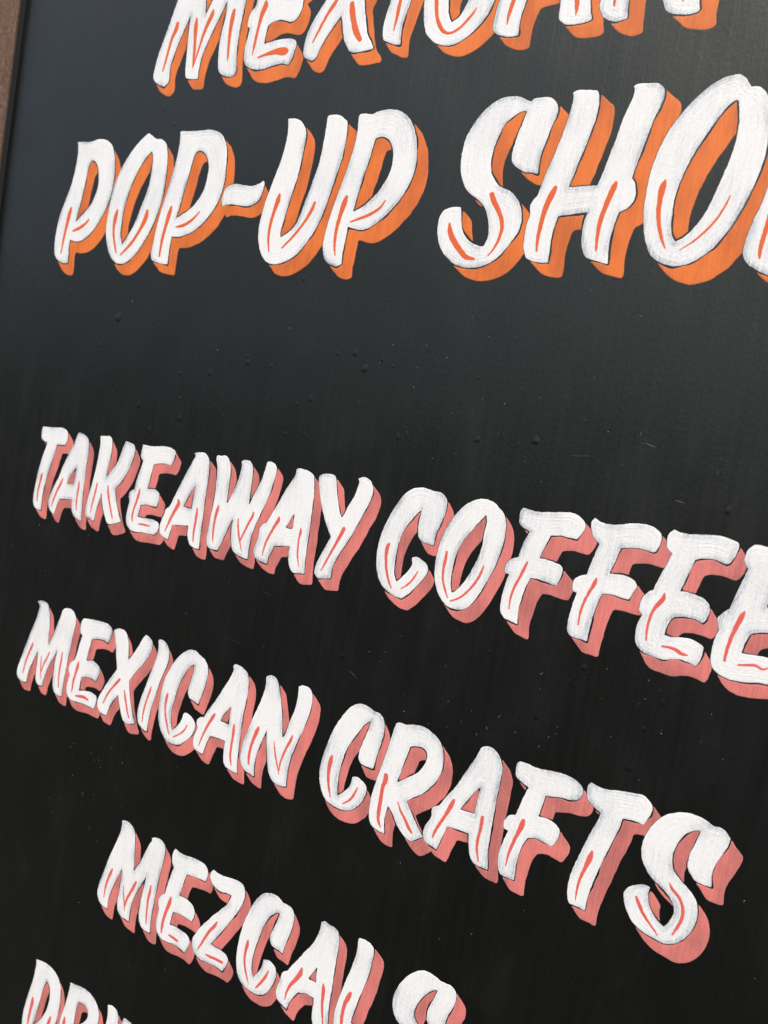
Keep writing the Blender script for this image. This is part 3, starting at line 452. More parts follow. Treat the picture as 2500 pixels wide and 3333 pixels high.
o 20.9,17.4 24.7,17.2 28.6,16.5 32.3,16.4 35.4,14.9 37.1,12.3 37.4,8.7 36.8,3.5 35.3,-1.9 33.8,-7.3 33.7,-12.8c 30.1,-12.9 25.9,-12.0 23.5,-9.3 22.7,-4.8 22.7,0.4 23.2,5.7c 20.4,2.3 17.4,-2.3 14.5,-7.4 12.7,-13.6 12.0,-19.0 11.9,-25.5 12.3,-31.4 13.5,-35.2 14.8,-37.3c 18.0,-33.7 21.1,-29.5 22.6,-25.7 22.2,-23.5 21.9,-21.9c 24.7,-21.2 28.7,-22.4 31.6,-24.4 32.6,-26.8 31.5,-30.8 28.0,-36.2 23.9,-41.8 19.5,-46.0c 14.9,-45.6 9.2,-43.3 4.5,-39.5 1.4,-33.6 -0.1,-26.2 -0.2,-19.1 0.8,-11.7 3.3,-3.6 6.5,4.0 11.0,11.8 15.5,15.7
a 6.4,-17.2,0.78 5.8,-19.1,1.37 5.9,-25.0,1.05 7.4,-31.8,0.91 9.9,-37.8,0.78 12.2,-41.5,0.45
a 26.8,-28.9,0.44 24.9,-33.1,0.69 22.1,-37.2,0.63 18.4,-40.5,0.45
L O 3 5.49 -5.70
o 56.3,16.8 60.9,16.8 65.2,15.3 66.6,13.9c 69.3,11.9 71.7,8.0 72.5,1.6 72.3,-5.1 71.2,-11.8 69.6,-18.8 66.9,-26.5 64.1,-33.3 60.5,-39.7 57.0,-43.3 53.0,-44.4 48.7,-44.2 44.0,-41.8 40.1,-37.0 37.4,-30.7 36.3,-22.9 36.7,-14.8 37.8,-7.2 40.7,0.8 44.8,8.2 49.8,13.6
h 60.5,9.0c 61.6,5.1 61.1,-0.6 61.2,-7.2 60.1,-14.1 57.8,-21.3 54.9,-28.1 51.6,-33.3 48.5,-36.5c 47.1,-31.4 46.7,-25.9 47.0,-19.5 48.0,-13.1 50.0,-7.7 53.2,-2.0 56.9,3.7
a 41.9,-14.8,0.72 41.8,-18.9,1.02 41.6,-24.7,0.85 42.3,-30.2,0.73 44.3,-34.9,0.72 46.6,-39.2,0.42
a 64.0,-18.0,0.46 63.0,-22.4,0.80 60.8,-27.9,0.81 57.1,-33.8,0.70 53.1,-38.0,0.65 48.4,-40.8,0.42
L F 3 7.20 -6.54
o 79.7,16.1c 83.1,15.6 87.0,15.2 93.4,16.0 99.6,17.0 104.2,17.7 108.5,16.8 111.7,14.5 112.8,12.4 111.9,8.9 109.5,4.9c 105.9,5.1 101.6,5.3 96.5,4.4c 95.1,0.4 93.7,-4.1 92.7,-8.1c 96.6,-8.1 101.0,-8.8 104.3,-9.7 105.3,-11.9 104.9,-16.2 103.7,-20.0c 99.7,-19.7 94.7,-18.9 89.8,-19.0c 88.4,-23.5 87.2,-29.2 86.5,-35.9 87.1,-44.2c 83.7,-43.6 79.5,-42.4 77.1,-39.7 76.5,-34.4 76.9,-27.7 78.2,-19.4c 75.9,-19.1 75.5,-16.5 76.5,-13.0 79.0,-10.8 81.7,-9.7c 82.4,-5.3 83.7,-0.1 85.6,4.5c 81.5,5.9 79.1,7.9 78.6,11.4 78.9,14.6
a 86.8,-11.4,0.65 86.0,-14.3,0.92 84.4,-19.5,0.87 82.2,-26.0,0.77 81.3,-31.6,0.66 81.4,-37.1,0.44
L F 3 6.71 -6.49
o 116.6,17.2c 119.3,15.9 123.0,15.1 127.4,15.6 132.5,17.0 137.6,18.0 142.4,18.0 146.4,16.7 148.7,14.2 149.0,11.3 147.7,6.5 146.7,5.6c 142.6,6.0 137.8,6.1 131.7,4.7c 130.5,0.6 129.4,-4.2 128.1,-8.6c 132.5,-8.2 136.9,-8.3 140.6,-9.8 141.8,-11.8 140.6,-15.6 139.4,-19.4c 135.4,-19.0 130.9,-18.5 126.5,-19.0c 125.3,-23.7 124.3,-29.6 123.6,-35.5 123.3,-44.2c 119.7,-43.8 115.0,-43.4 112.9,-40.8 112.5,-36.6 113.0,-29.6 114.4,-21.2c 112.3,-20.9 111.6,-18.4 112.0,-15.2 114.2,-12.9 117.5,-11.4c 118.6,-5.9 119.7,-0.5 121.0,4.9c 117.8,7.4 115.9,11.1 115.4,15.2
a 122.5,-12.4,0.60 122.2,-14.5,1.10 120.1,-20.2,0.80 118.5,-25.7,0.76 117.7,-31.2,0.66 117.7,-36.9,0.46
L E 3 4.92 -6.68
o 153.8,18.1c 156.2,17.3 159.5,17.0 164.6,17.6 170.4,18.5 175.1,18.7 179.1,17.9 182.0,16.8 182.3,14.1 181.5,10.5 179.8,7.0 178.8,6.3c 176.3,6.9 173.9,7.5 170.7,7.5 167.7,6.9 165.3,5.7c 164.2,1.4 162.8,-4.2 161.3,-10.0c 165.0,-9.9 168.7,-10.4 172.4,-11.5 174.8,-13.8 175.3,-16.7 174.8,-20.3 173.4,-22.8c 170.6,-21.7 167.0,-21.5 163.8,-21.8 160.7,-23.0 158.8,-26.4 158.0,-32.1c 161.5,-32.2 165.4,-31.4 169.5,-31.2 173.2,-32.0 175.5,-33.6 175.7,-37.1 175.1,-40.3 173.9,-43.0c 171.0,-42.3 168.1,-41.7 164.0,-42.2 159.8,-43.7 155.1,-43.4 150.8,-42.8 147.5,-40.9 145.7,-38.2 145.1,-33.8 145.4,-29.2 146.6,-24.8c 145.0,-23.0 144.7,-20.3 145.4,-17.0 147.4,-13.6 149.6,-12.0c 150.6,-7.7 152.2,-2.5 153.8,2.7 154.9,6.7c 152.2,9.1 151.6,12.1 151.9,15.7
a 154.8,-12.8,0.57 154.5,-15.4,1.27 151.7,-20.5,0.91 150.3,-25.7,0.75 150.0,-31.2,0.67 150.5,-36.5,0.46
a 157.9,-37.5,0.49 160.7,-37.3,0.70 164.5,-37.8,1.01 167.2,-38.9,0.93 169.6,-38.9,0.36
L E 3 4.93 -6.04
o 188.3,17.3c 191.3,17.7 193.9,17.2 204.3,18.8 210.8,18.0 214.7,16.0 215.0,12.0 213.4,6.7 212.4,4.8c 208.2,6.4 202.7,6.9 199.9,6.3c 198.9,-0.6 197.8,-9.5c 201.8,-9.0 206.9,-9.2 210.1,-11.3 210.2,-15.9 209.2,-20.7c 205.5,-20.0 200.1,-20.5 196.5,-21.4 193.7,-22.7c 192.2,-27.1 191.4,-32.2c 196.4,-31.8 202.3,-31.5 207.6,-32.0 209.7,-33.9 210.0,-38.0 209.2,-43.7c 206.9,-43.1 204.3,-43.2 199.6,-43.7 194.9,-44.8 189.6,-45.2 185.2,-44.5 182.3,-43.1 180.3,-40.6 179.4,-37.0 179.3,-32.6 179.7,-28.2 180.7,-24.0c 179.5,-20.4 179.5,-18.3 181.0,-15.8 183.4,-13.5c 184.4,-8.5 185.5,-3.6 186.8,1.8 187.8,6.3c 186.6,7.5 185.6,9.2 185.6,12.2 186.4,15.3
a 189.6,-13.3,0.45 188.9,-15.6,1.28 187.1,-22.0,1.06 185.9,-28.3,0.91 185.3,-33.7,0.84 185.3,-37.1,0.65
a 191.2,-37.7,0.57 195.4,-36.6,0.67 198.3,-36.2,0.67 201.1,-37.1,0.59 203.1,-35.9,0.37
L M 4 5.72 -5.37
o -275.1,-115.3c -271.9,-114.0 -267.2,-113.8 -263.5,-115.3 -261.4,-119.2 -259.8,-125.2 -259.1,-131.4 -258.6,-138.3 -257.5,-144.7c -255.4,-139.2 -253.2,-133.4 -251.0,-127.1 -248.9,-120.8 -247.1,-115.2 -244.6,-113.5 -239.7,-112.9 -236.2,-114.1 -233.6,-117.1 -232.4,-121.4 -233.1,-126.1 -234.1,-133.2 -234.7,-140.8 -235.7,-148.5 -236.1,-154.9 -236.7,-162.0 -237.0,-169.0 -237.0,-177.7c -241.1,-177.7 -244.6,-177.0 -247.1,-173.7 -248.3,-167.0 -248.5,-159.5 -248.2,-152.4 -247.6,-144.7c -250.2,-150.7 -253.0,-156.0 -255.9,-162.7 -257.5,-167.8 -258.8,-176.1c -263.6,-176.0 -266.2,-173.8 -266.9,-170.4 -267.1,-164.6 -267.2,-157.5 -268.0,-151.5c -270.2,-155.9 -273.1,-163.2 -275.4,-169.2 -276.4,-177.8c -281.6,-178.4 -285.4,-177.1 -287.6,-174.4 -287.8,-169.6 -285.6,-162.5 -283.5,-155.3 -280.7,-146.8 -277.4,-137.1 -274.5,-129.3 -272.8,-122.4 -272.5,-117.6
a -274.5,-147.1,0.77 -275.0,-149.2,1.21 -277.6,-156.1,1.04 -279.7,-163.2,0.96 -281.3,-172.0,0.61
a -263.5,-154.5,0.51 -262.9,-159.9,0.76 -262.2,-165.6,0.76 -261.2,-170.6,0.51
a -255.3,-149.2,0.67 -257.5,-154.4,0.92 -259.9,-159.7,0.84 -261.1,-164.7,0.68
a -242.0,-145.6,0.73 -242.1,-151.4,0.98 -242.5,-157.9,0.98 -242.4,-164.8,0.82 -241.4,-172.0,0.58
L E 4 5.60 -5.68
o -224.6,-116.1c -219.9,-115.5 -213.7,-114.9 -207.6,-114.5 -201.4,-114.4 -197.3,-116.1 -195.9,-119.1 -196.6,-123.7 -198.5,-127.8c -202.9,-126.7 -208.2,-127.2 -214.5,-129.1c -215.4,-134.7 -216.3,-140.5 -216.9,-145.5c -212.0,-143.9 -207.2,-144.6 -203.3,-146.6 -202.3,-149.7 -203.5,-153.9 -205.1,-157.4c -209.6,-156.4 -215.1,-156.6 -219.6,-158.1c -220.0,-162.5 -220.2,-168.5c -215.5,-167.1 -210.1,-166.2 -205.3,-166.5 -202.3,-167.8 -202.0,-171.4 -203.3,-176.8c -208.1,-176.6 -213.7,-176.3 -220.8,-176.9 -226.4,-177.2 -230.9,-175.3 -232.9,-171.3 -232.9,-166.7 -231.5,-159.4c -233.2,-157.0 -233.4,-153.6 -231.6,-150.3 -228.5,-147.7c -226.8,-141.6 -225.7,-135.1 -224.1,-129.0c -226.5,-126.8 -227.2,-123.0 -226.8,-118.9
a -224.4,-148.1,0.63 -224.6,-151.2,1.51 -225.8,-157.3,1.19 -227.0,-163.9,1.12 -227.2,-171.1,0.64
a -222.8,-172.9,0.64 -218.5,-172.0,1.19 -213.8,-171.5,1.33 -209.7,-172.3,0.62
L X 4 5.32 -5.72
o -194.4,-117.4c -190.6,-115.3 -186.2,-114.8 -182.6,-116.1 -180.6,-119.1 -178.9,-124.1 -177.9,-129.3 -177.3,-134.0c -174.9,-131.2 -172.1,-126.7 -168.9,-121.0 -166.6,-116.1 -164.2,-113.3c -160.8,-114.1 -157.9,-116.5 -157.3,-119.6 -158.2,-124.1 -160.8,-129.1 -164.7,-135.0 -169.4,-141.1 -173.9,-148.3c -172.6,-152.9 -171.1,-159.0 -168.4,-165.3 -165.8,-171.0 -163.2,-175.1c -167.0,-176.6 -172.0,-177.3 -175.4,-175.0 -177.7,-170.8 -180.2,-165.5 -182.0,-160.2c -185.0,-164.2 -187.9,-168.9 -189.3,-173.2 -190.7,-177.8c -194.6,-177.6 -198.4,-176.2 -200.6,-172.7 -200.3,-168.1 -197.6,-162.3 -194.2,-155.7 -190.2,-149.1 -186.4,-143.3c -187.5,-139.5 -188.8,-134.4 -190.2,-129.2 -192.1,-123.1 -193.6,-119.6
a -182.7,-149.5,1.18 -184.4,-151.8,1.26 -188.0,-156.5,0.97 -192.1,-162.9,0.90 -195.0,-169.9,0.61
a -176.9,-155.5,0.51 -175.4,-159.7,1.02 -173.3,-164.6,0.95 -171.3,-169.4,0.87 -169.3,-172.9,0.58
L I 4 4.45 -4.86
o -152.8,-113.6c -150.5,-112.9 -146.9,-113.5 -144.1,-115.6 -142.2,-118.8 -141.6,-122.9 -142.3,-128.3 -144.3,-134.2 -146.5,-141.1 -148.0,-148.0 -149.5,-154.8 -150.9,-162.7 -151.6,-169.9 -151.6,-177.4c -155.4,-176.5 -159.4,-174.5 -161.5,-170.8 -162.2,-165.6 -161.5,-159.4 -159.9,-153.0 -157.7,-145.4 -156.1,-139.0 -153.9,-132.0 -152.3,-125.7 -151.7,-119.2
a -153.3,-146.2,0.49 -153.8,-149.1,0.98 -155.2,-154.9,0.85 -156.5,-161.2,0.85 -157.1,-167.3,0.71 -156.9,-172.1,0.50
L C 4 5.64 -5.72
o -123.9,-113.0 -119.9,-112.7 -116.0,-114.5c -112.1,-116.0 -109.0,-118.8 -107.6,-122.5 -107.4,-127.0 -108.3,-132.9 -109.7,-139.0 -111.6,-146.5c -115.1,-145.2 -119.3,-144.3 -121.2,-141.3 -121.1,-136.6 -119.9,-130.5 -119.1,-125.7 -119.6,-121.6c -123.1,-124.2 -125.6,-128.5 -128.0,-133.8 -129.9,-139.6 -131.2,-145.2 -132.2,-150.8 -132.8,-156.7 -132.2,-163.4 -130.3,-169.7c -127.2,-166.6 -124.5,-162.6 -122.9,-158.9 -122.2,-155.6 -120.3,-154.5c -117.2,-155.1 -114.2,-156.8 -111.8,-159.2 -111.7,-163.3 -113.5,-168.0 -117.8,-173.0 -122.5,-176.9 -127.0,-178.1 -132.6,-177.8 -137.3,-175.0 -140.9,-170.3 -143.4,-164.2 -144.3,-156.5 -144.1,-150.0 -143.4,-142.9 -141.9,-136.1 -139.5,-130.7 -136.5,-124.7 -132.2,-118.8 -128.1,-115.1
a -138.1,-146.9,0.82 -138.5,-149.4,1.30 -138.7,-154.8,0.96 -137.6,-160.3,0.89 -135.5,-166.0,0.89 -132.1,-172.9,0.54
a -117.9,-162.1,0.46 -119.8,-166.1,0.73 -123.2,-169.8,0.67 -128.1,-173.3,0.54
L A 4 6.49 -5.14
o -88.2,-114.2c -86.7,-112.6 -83.6,-112.6 -79.7,-113.8 -76.5,-115.9 -75.0,-119.4 -74.3,-124.7 -74.4,-130.7 -74.9,-137.8 -75.2,-144.3 -75.2,-150.8 -75.0,-156.8 -74.8,-162.7 -74.6,-169.1 -74.1,-175.0 -73.0,-179.9c -76.0,-179.7 -79.8,-179.2 -82.8,-178.4 -84.9,-175.6 -85.8,-170.8 -86.0,-162.8c -91.7,-162.6 -98.3,-163.3c -100.1,-167.8 -101.2,-172.3 -102.3,-176.8c -106.0,-176.2 -109.5,-175.0 -111.3,-172.0 -111.2,-167.8 -109.4,-161.5 -110.6,-158.8 -110.4,-156.2 -108.2,-153.9 -105.5,-152.9c -102.9,-147.7 -99.4,-142.1 -96.1,-136.0 -92.9,-129.5 -89.7,-123.1 -88.0,-118.6 -87.6,-116.0
h -84.8,-139.0c -85.2,-143.9 -85.0,-151.6c -88.8,-151.5 -92.2,-151.5c -90.3,-146.9 -87.3,-142.5
a -97.1,-148.5,0.88 -98.4,-150.9,1.33 -100.7,-155.7,1.09 -103.4,-162.2,0.90 -105.0,-167.4,0.78 -106.2,-172.1,0.39
a -80.9,-150.1,0.61 -80.6,-153.5,1.17 -80.5,-159.0,0.98 -80.6,-165.1,0.99 -80.1,-171.0,0.93 -78.5,-176.0,0.56
L N 4 6.75 -5.85
o -62.2,-113.9c -60.1,-112.5 -56.7,-112.1 -53.7,-114.0 -51.9,-117.3 -50.3,-121.7 -48.2,-127.9 -46.5,-134.1 -45.2,-141.0 -44.1,-147.4c -42.5,-144.9 -41.4,-140.2 -40.3,-135.1 -38.6,-129.3 -37.8,-124.3 -37.6,-119.0 -38.1,-113.4c -35.6,-111.9 -32.3,-111.7 -29.6,-112.8 -27.7,-115.6 -27.2,-119.7 -27.5,-125.5 -29.0,-132.6 -30.6,-138.8 -32.4,-144.1 -34.2,-150.0 -35.7,-156.7 -36.5,-163.3 -36.5,-169.5 -36.3,-175.3c -39.6,-176.2 -44.2,-176.1 -47.5,-174.3 -50.2,-170.8 -52.0,-165.6 -53.3,-160.1 -54.8,-153.7 -56.1,-146.1c -57.3,-150.1 -58.7,-155.0 -60.1,-160.4 -61.0,-165.1 -61.2,-170.6 -60.2,-177.5c -63.1,-176.7 -67.5,-175.8 -70.7,-173.3 -72.4,-169.4 -72.6,-163.0 -72.0,-158.3 -70.2,-151.3 -68.4,-144.7 -66.1,-137.6 -63.9,-130.5 -62.2,-123.7 -61.7,-118.2
a -62.2,-146.0,0.71 -62.9,-148.5,1.48 -64.9,-155.5,1.19 -65.9,-161.3,1.08 -66.1,-166.8,1.08 -65.6,-171.1,0.72
a -49.5,-151.0,0.35 -47.9,-156.4,0.69 -46.0,-161.6,0.69 -44.1,-165.8,0.58 -42.5,-169.7,0.34
a -37.0,-143.4,0.45 -37.7,-146.3,1.07 -40.0,-152.3,0.91 -41.8,-158.2,0.80 -42.8,-163.4,0.69 -42.9,-167.8,0.46
L C 4 4.56 -6.12
o 4.7,-111.3 9.5,-111.3 13.8,-112.7c 17.9,-113.3 20.7,-115.4 22.1,-119.2 22.3,-124.5 21.5,-130.8 20.3,-137.2 19.4,-145.1c 15.0,-145.3 10.8,-144.6 9.0,-141.5 9.3,-136.5 10.9,-130.0 12.5,-124.0 13.1,-119.1c 10.0,-121.7 6.9,-127.0 3.8,-132.8 0.9,-139.3 -0.7,-146.0 -1.5,-153.1 -1.7,-160.0 -0.7,-168.3c 3.4,-164.4 6.6,-159.5 7.0,-155.7 7.4,-154.1c 10.3,-153.2 14.0,-154.5 16.8,-156.6 17.3,-159.5 16.2,-164.7 13.3,-169.7 8.6,-173.9 3.2,-175.3 -3.2,-174.8 -8.7,-172.4 -12.6,-166.9 -14.7,-159.5 -14.6,-151.9 -13.2,-143.9 -11.2,-135.2 -8.4,-127.4 -4.2,-119.4 -0.3,-114.2
a -8.2,-146.9,0.92 -8.5,-149.9,1.63 -8.7,-156.8,1.21 -7.6,-163.3,1.00 -5.1,-170.5,0.57
a 11.5,-159.0,0.41 10.1,-163.5,0.83 7.8,-167.8,0.76 3.8,-171.4,0.42
L R 4 6.52 -5.96
o 28.9,-115.6c 30.6,-114.4 34.5,-114.4 40.0,-112.9 45.6,-112.4 51.5,-114.1 55.7,-116.8 58.6,-121.0 59.9,-126.4 60.0,-132.1 57.9,-139.2 54.5,-144.5 50.4,-149.4 46.0,-152.8 42.7,-155.8c 46.1,-160.4 49.3,-164.5 52.6,-168.6 55.7,-171.8c 52.4,-174.3 49.0,-176.5 45.0,-175.7 41.3,-172.9 38.0,-169.4 35.4,-165.6 32.2,-162.6c 31.4,-167.1 31.4,-172.5 32.5,-178.7c 27.8,-178.4 23.5,-176.7 21.5,-172.5 20.9,-166.1 21.1,-159.9 22.0,-154.1 23.3,-146.4 24.7,-139.3 26.0,-132.3 27.1,-125.4 28.2,-119.0
h 40.9,-124.8c 43.9,-124.0 47.7,-124.0 50.0,-126.2 50.3,-129.6 48.9,-134.1 45.9,-138.7 41.5,-142.5 35.1,-147.7c 36.3,-142.0 37.6,-135.0 39.0,-128.6 39.7,-125.6c
a 27.9,-146.2,1.58 28.1,-149.0,1.71 27.1,-152.9,1.32 27.1,-160.2,1.33 27.1,-167.4,1.33 27.7,-172.6,1.07 29.7,-175.9,0.53
a 37.6,-158.2,0.39 40.3,-162.6,0.77 43.6,-166.1,0.96 46.9,-170.2,1.09 48.8,-171.9,0.64
L A 4 6.50 -5.09
o 79.3,-113.4c 81.6,-111.6 85.0,-111.3 88.7,-113.1 91.3,-116.4 92.7,-121.0 92.7,-127.6 92.4,-135.5 92.4,-143.4 92.3,-150.7 92.4,-157.4 92.5,-164.7 94.1,-175.0c 90.6,-175.0 86.4,-174.5 83.6,-171.6 81.8,-166.6 80.9,-160.1c 74.4,-160.3 68.3,-161.2 67.8,-163.1c 66.3,-168.6 64.4,-175.5c 60.6,-174.6 57.3,-173.9 55.5,-170.5 55.8,-165.6 58.6,-158.7 58.1,-156.0 58.6,-153.5 61.9,-151.4c 65.1,-145.3 69.3,-138.1 72.2,-131.4 75.2,-124.7 77.7,-119.0 79.0,-114.9
h 82.9,-133.6c 82.5,-139.7 81.9,-149.0c 77.8,-149.1 73.7,-149.4c 76.8,-143.4 79.9,-137.8
a 69.5,-145.8,0.96 68.7,-148.6,1.39 66.3,-155.3,1.03 63.7,-161.5,0.98 61.7,-166.9,0.87 61.2,-169.7,0.50
a 86.6,-148.9,1.04 86.7,-151.7,1.16 86.5,-156.9,0.93 86.2,-161.5,0.93 86.5,-166.5,0.82 88.5,-172.5,0.47
L F 4 6.30 -6.07
o 101.1,-113.4c 104.4,-113.2 108.8,-113.8 115.2,-113.3 121.4,-112.5 127.2,-112.7 131.6,-114.1 134.0,-116.4 134.5,-119.4 132.6,-122.7 129.2,-124.2c 124.6,-124.5 120.5,-125.5 116.7,-126.5c 116.3,-130.2 115.7,-134.2 115.0,-137.8c 118.9,-137.4 123.3,-138.2 126.4,-140.5 126.9,-143.6 125.6,-147.8 123.9,-150.6c 120.6,-149.8 116.2,-149.3 111.6,-150.6c 109.7,-155.7 108.6,-161.6 108.3,-167.8 108.7,-174.9c 104.8,-174.8 101.0,-174.2 98.9,-170.0 98.4,-164.0 99.5,-157.5 101.3,-150.6c 99.0,-150.4 98.2,-147.3 99.3,-144.2 101.2,-142.1 103.6,-141.5c 104.7,-136.6 106.1,-130.6 107.6,-125.2c 104.0,-123.7 100.7,-122.1 99.7,-118.6 99.8,-115.3
a 108.0,-142.7,1.10 107.8,-144.9,1.60 106.5,-149.8,1.22 104.8,-155.9,1.00 103.6,-162.0,0.79 103.0,-169.2,0.34
L T 4 6.12 -5.34
o 137.5,-111.8c 139.9,-112.5 143.0,-113.0 147.8,-112.3 153.5,-111.0 158.2,-110.4 161.9,-109.8 165.0,-111.5 166.9,-113.9 167.1,-116.4 166.0,-119.8 164.3,-123.8c 161.9,-123.4 158.5,-123.4 154.8,-124.3c 154.2,-128.9 152.7,-134.6 151.3,-140.4 149.5,-147.4 147.6,-156.1 146.3,-163.0 145.4,-169.2 145.4,-175.3c 141.8,-174.8 138.7,-174.8 137.6,-174.7 135.9,-171.1 135.4,-166.5 135.9,-159.3 137.3,-152.3 139.1,-145.2 141.2,-137.0 144.1,-128.0 144.6,-125.2c 140.8,-123.4 137.6,-120.9 136.3,-117.7 136.4,-114.0
a 143.7,-145.4,0.81 143.4,-148.3,1.47 141.8,-154.8,1.02 140.5,-160.6,0.82 140.0,-166.2,0.62 140.1,-172.0,0.26
L S 4 6.34 -6.48
o 179.4,-111.9 183.8,-111.0 188.7,-111.3 193.9,-113.3c 196.9,-112.9 199.8,-114.5 201.5,-116.8 201.1,-119.9 199.4,-124.9 197.7,-130.0 196.9,-134.3 197.7,-141.1c 194.4,-141.3 190.7,-140.8 188.1,-138.4 186.5,-135.6 186.3,-130.6 187.6,-125.2 189.1,-117.4c 186.4,-118.2 183.6,-120.5 181.2,-124.7 179.8,-129.7 179.5,-134.4 180.4,-138.5 182.8,-141.6 185.4,-143.5 188.5,-145.7 191.6,-148.4 193.7,-152.5 194.3,-157.2 193.6,-162.5 191.8,-167.4 188.9,-171.7 185.3,-174.4 181.8,-175.2 177.9,-174.7 173.1,-173.8 168.4,-171.7 164.9,-168.1 162.7,-163.8 161.5,-159.2 163.2,-155.6 166.6,-152.8 170.1,-151.4 172.3,-151.8c 172.2,-155.2 173.2,-159.4 175.4,-163.0 178.3,-165.8 181.4,-167.7c 183.1,-164.2 184.3,-160.6 184.0,-156.7 182.4,-153.9 179.4,-151.1 175.8,-149.0 172.2,-147.0 168.7,-143.3 166.6,-139.5 165.6,-134.8 165.9,-130.1 167.4,-124.9 169.8,-119.9 173.2,-115.6
a 180.4,-146.4,0.46 181.9,-148.5,0.88 185.3,-151.1,0.83 187.5,-154.7,0.87 188.3,-158.9,0.92 187.5,-163.7,0.83 185.6,-169.4,0.46
a 167.2,-158.6,0.68 169.1,-161.6,1.01 171.6,-165.2,0.86 174.4,-168.0,0.72 177.2,-170.4,0.57 179.5,-172.7,0.33
L M 5 6.29 -5.60
o -162.1,-244.1c -158.7,-242.8 -154.2,-243.3 -150.9,-245.3 -148.8,-249.2 -147.7,-255.3 -146.9,-262.1 -146.1,-268.3 -145.4,-273.8c -142.7,-269.2 -140.1,-263.8 -137.3,-256.1 -134.9,-250.3 -133.1,-246.4 -134.3,-245.8c -130.4,-244.0 -126.3,-243.7 -122.9,-245.1 -121.1,-248.1 -121.0,-253.4 -121.7,-260.6 -122.5,-267.4 -123.2,-274.7 -123.7,-280.8 -124.2,-287.5 -124.6,-294.7 -124.4,-301.1 -123.7,-308.1c -127.3,-308.7 -131.7,-307.7 -134.6,-304.0 -135.6,-298.5 -135.5,-291.8 -134.8,-283.9 -134.0,-277.0 -133.4,-271.9c -136.1,-277.4 -139.1,-284.1 -141.6,-290.1 -143.3,-296.3 -143.6,-302.5 -143.4,-309.0c -147.5,-308.6 -152.1,-307.9 -155.0,-304.7 -156.0,-299.5 -155.7,-293.3 -155.5,-286.5 -155.4,-281.0 -156.1,-275.7c -158.5,-282.2 -161.0,-288.8 -162.9,-294.7 -164.2,-299.7 -164.4,-304.3 -164.3,-308.7c -168.6,-308.6 -172.8,-306.7 -175.2,-302.7 -175.3,-297.6 -173.7,-290.2 -171.4,-281.9 -169.2,-273.7 -166.3,-265.3 -163.9,-258.3 -161.9,-251.4 -161.5,-247.4
a -164.6,-280.0,0.75 -165.5,-282.9,1.29 -167.4,-288.7,1.07 -168.6,-294.8,0.92 -168.7,-301.9,0.54
a -152.4,-286.9,0.37 -151.4,-292.6,0.67 -149.6,-297.9,0.74 -148.4,-303.5,0.37
a -141.8,-279.7,0.87 -142.9,-282.9,1.31 -145.4,-288.9,1.17 -147.9,-295.0,1.03 -148.7,-299.7,0.74
a -128.5,-276.9,0.71 -128.7,-280.8,1.21 -129.3,-287.0,1.07 -129.1,-293.4,0.93 -128.6,-299.7,0.79 -128.0,-303.8,0.43
L E 5 5.66 -5.84
o -112.4,-244.7c -109.5,-245.6 -104.7,-245.9 -98.2,-245.1 -91.7,-244.8 -87.0,-245.5 -84.3,-248.0 -83.8,-250.9 -84.7,-256.0c -88.3,-255.9 -94.1,-256.5 -100.5,-257.6c -101.6,-262.5 -102.8,-268.3 -104.2,-273.6c -99.6,-273.2 -94.8,-273.8 -91.1,-275.9 -89.6,-278.8 -89.8,-282.6 -90.9,-285.7c -96.0,-285.1 -101.3,-285.1 -107.2,-286.1c -107.7,-290.5 -108.3,-295.6c -103.5,-294.8 -98.8,-295.0 -94.0,-295.5 -91.0,-297.3 -90.4,-300.7 -91.5,-305.0 -93.0,-307.8c -97.2,-307.0 -102.0,-306.6 -107.9,-307.5 -112.7,-307.8 -116.5,-306.2 -119.1,-302.6 -119.9,-297.5 -118.9,-289.5c -120.1,-286.3 -120.3,-282.6 -118.2,-279.0 -115.8,-276.9c -114.9,-270.7 -113.4,-264.2 -111.7,-257.4c -113.5,-254.7 -114.3,-250.7 -113.7,-246.8
a -110.3,-277.5,0.82 -110.7,-280.6,1.58 -112.5,-287.3,1.38 -113.9,-294.3,1.25 -114.3,-299.3,1.19 -114.2,-303.6,0.63
a -107.6,-302.3,0.69 -104.1,-302.5,1.10 -100.7,-302.8,1.09 -99.4,-303.0,0.55
L Z 5 5.39 -5.28
o -79.6,-245.9c -77.3,-246.4 -73.4,-246.7 -68.5,-246.2 -63.7,-245.4 -58.8,-245.2 -55.5,-246.3 -53.7,-249.1 -53.3,-253.4 -54.7,-259.1 -57.0,-264.6 -60.2,-270.6 -63.9,-277.3 -67.7,-283.7 -70.6,-288.6 -73.6,-293.0c -69.7,-293.3 -65.3,-293.3 -61.4,-294.1 -58.8,-296.2 -58.8,-299.5 -60.3,-303.3 -61.7,-305.8c -65.6,-305.3 -71.3,-305.4 -76.3,-306.2 -80.8,-306.2 -85.0,-304.6 -87.9,-300.6 -88.2,-296.6 -86.2,-291.5 -82.8,-285.3 -78.7,-279.8 -74.1,-273.6 -69.4,-268.0 -65.4,-262.7 -62.9,-256.0c -66.6,-256.1 -71.5,-257.1 -76.0,-256.5 -79.6,-254.4 -81.7,-251.1 -81.4,-247.9
a -71.0,-277.0,0.64 -72.2,-280.0,1.22 -75.7,-285.2,1.10 -78.5,-291.1,1.04 -80.7,-296.3,0.85 -82.8,-300.9,0.40
a -76.0,-301.0,0.65 -72.1,-301.0,1.10 -67.1,-300.4,1.09 -62.7,-300.3,1.15
L C 5 4.95 -5.24
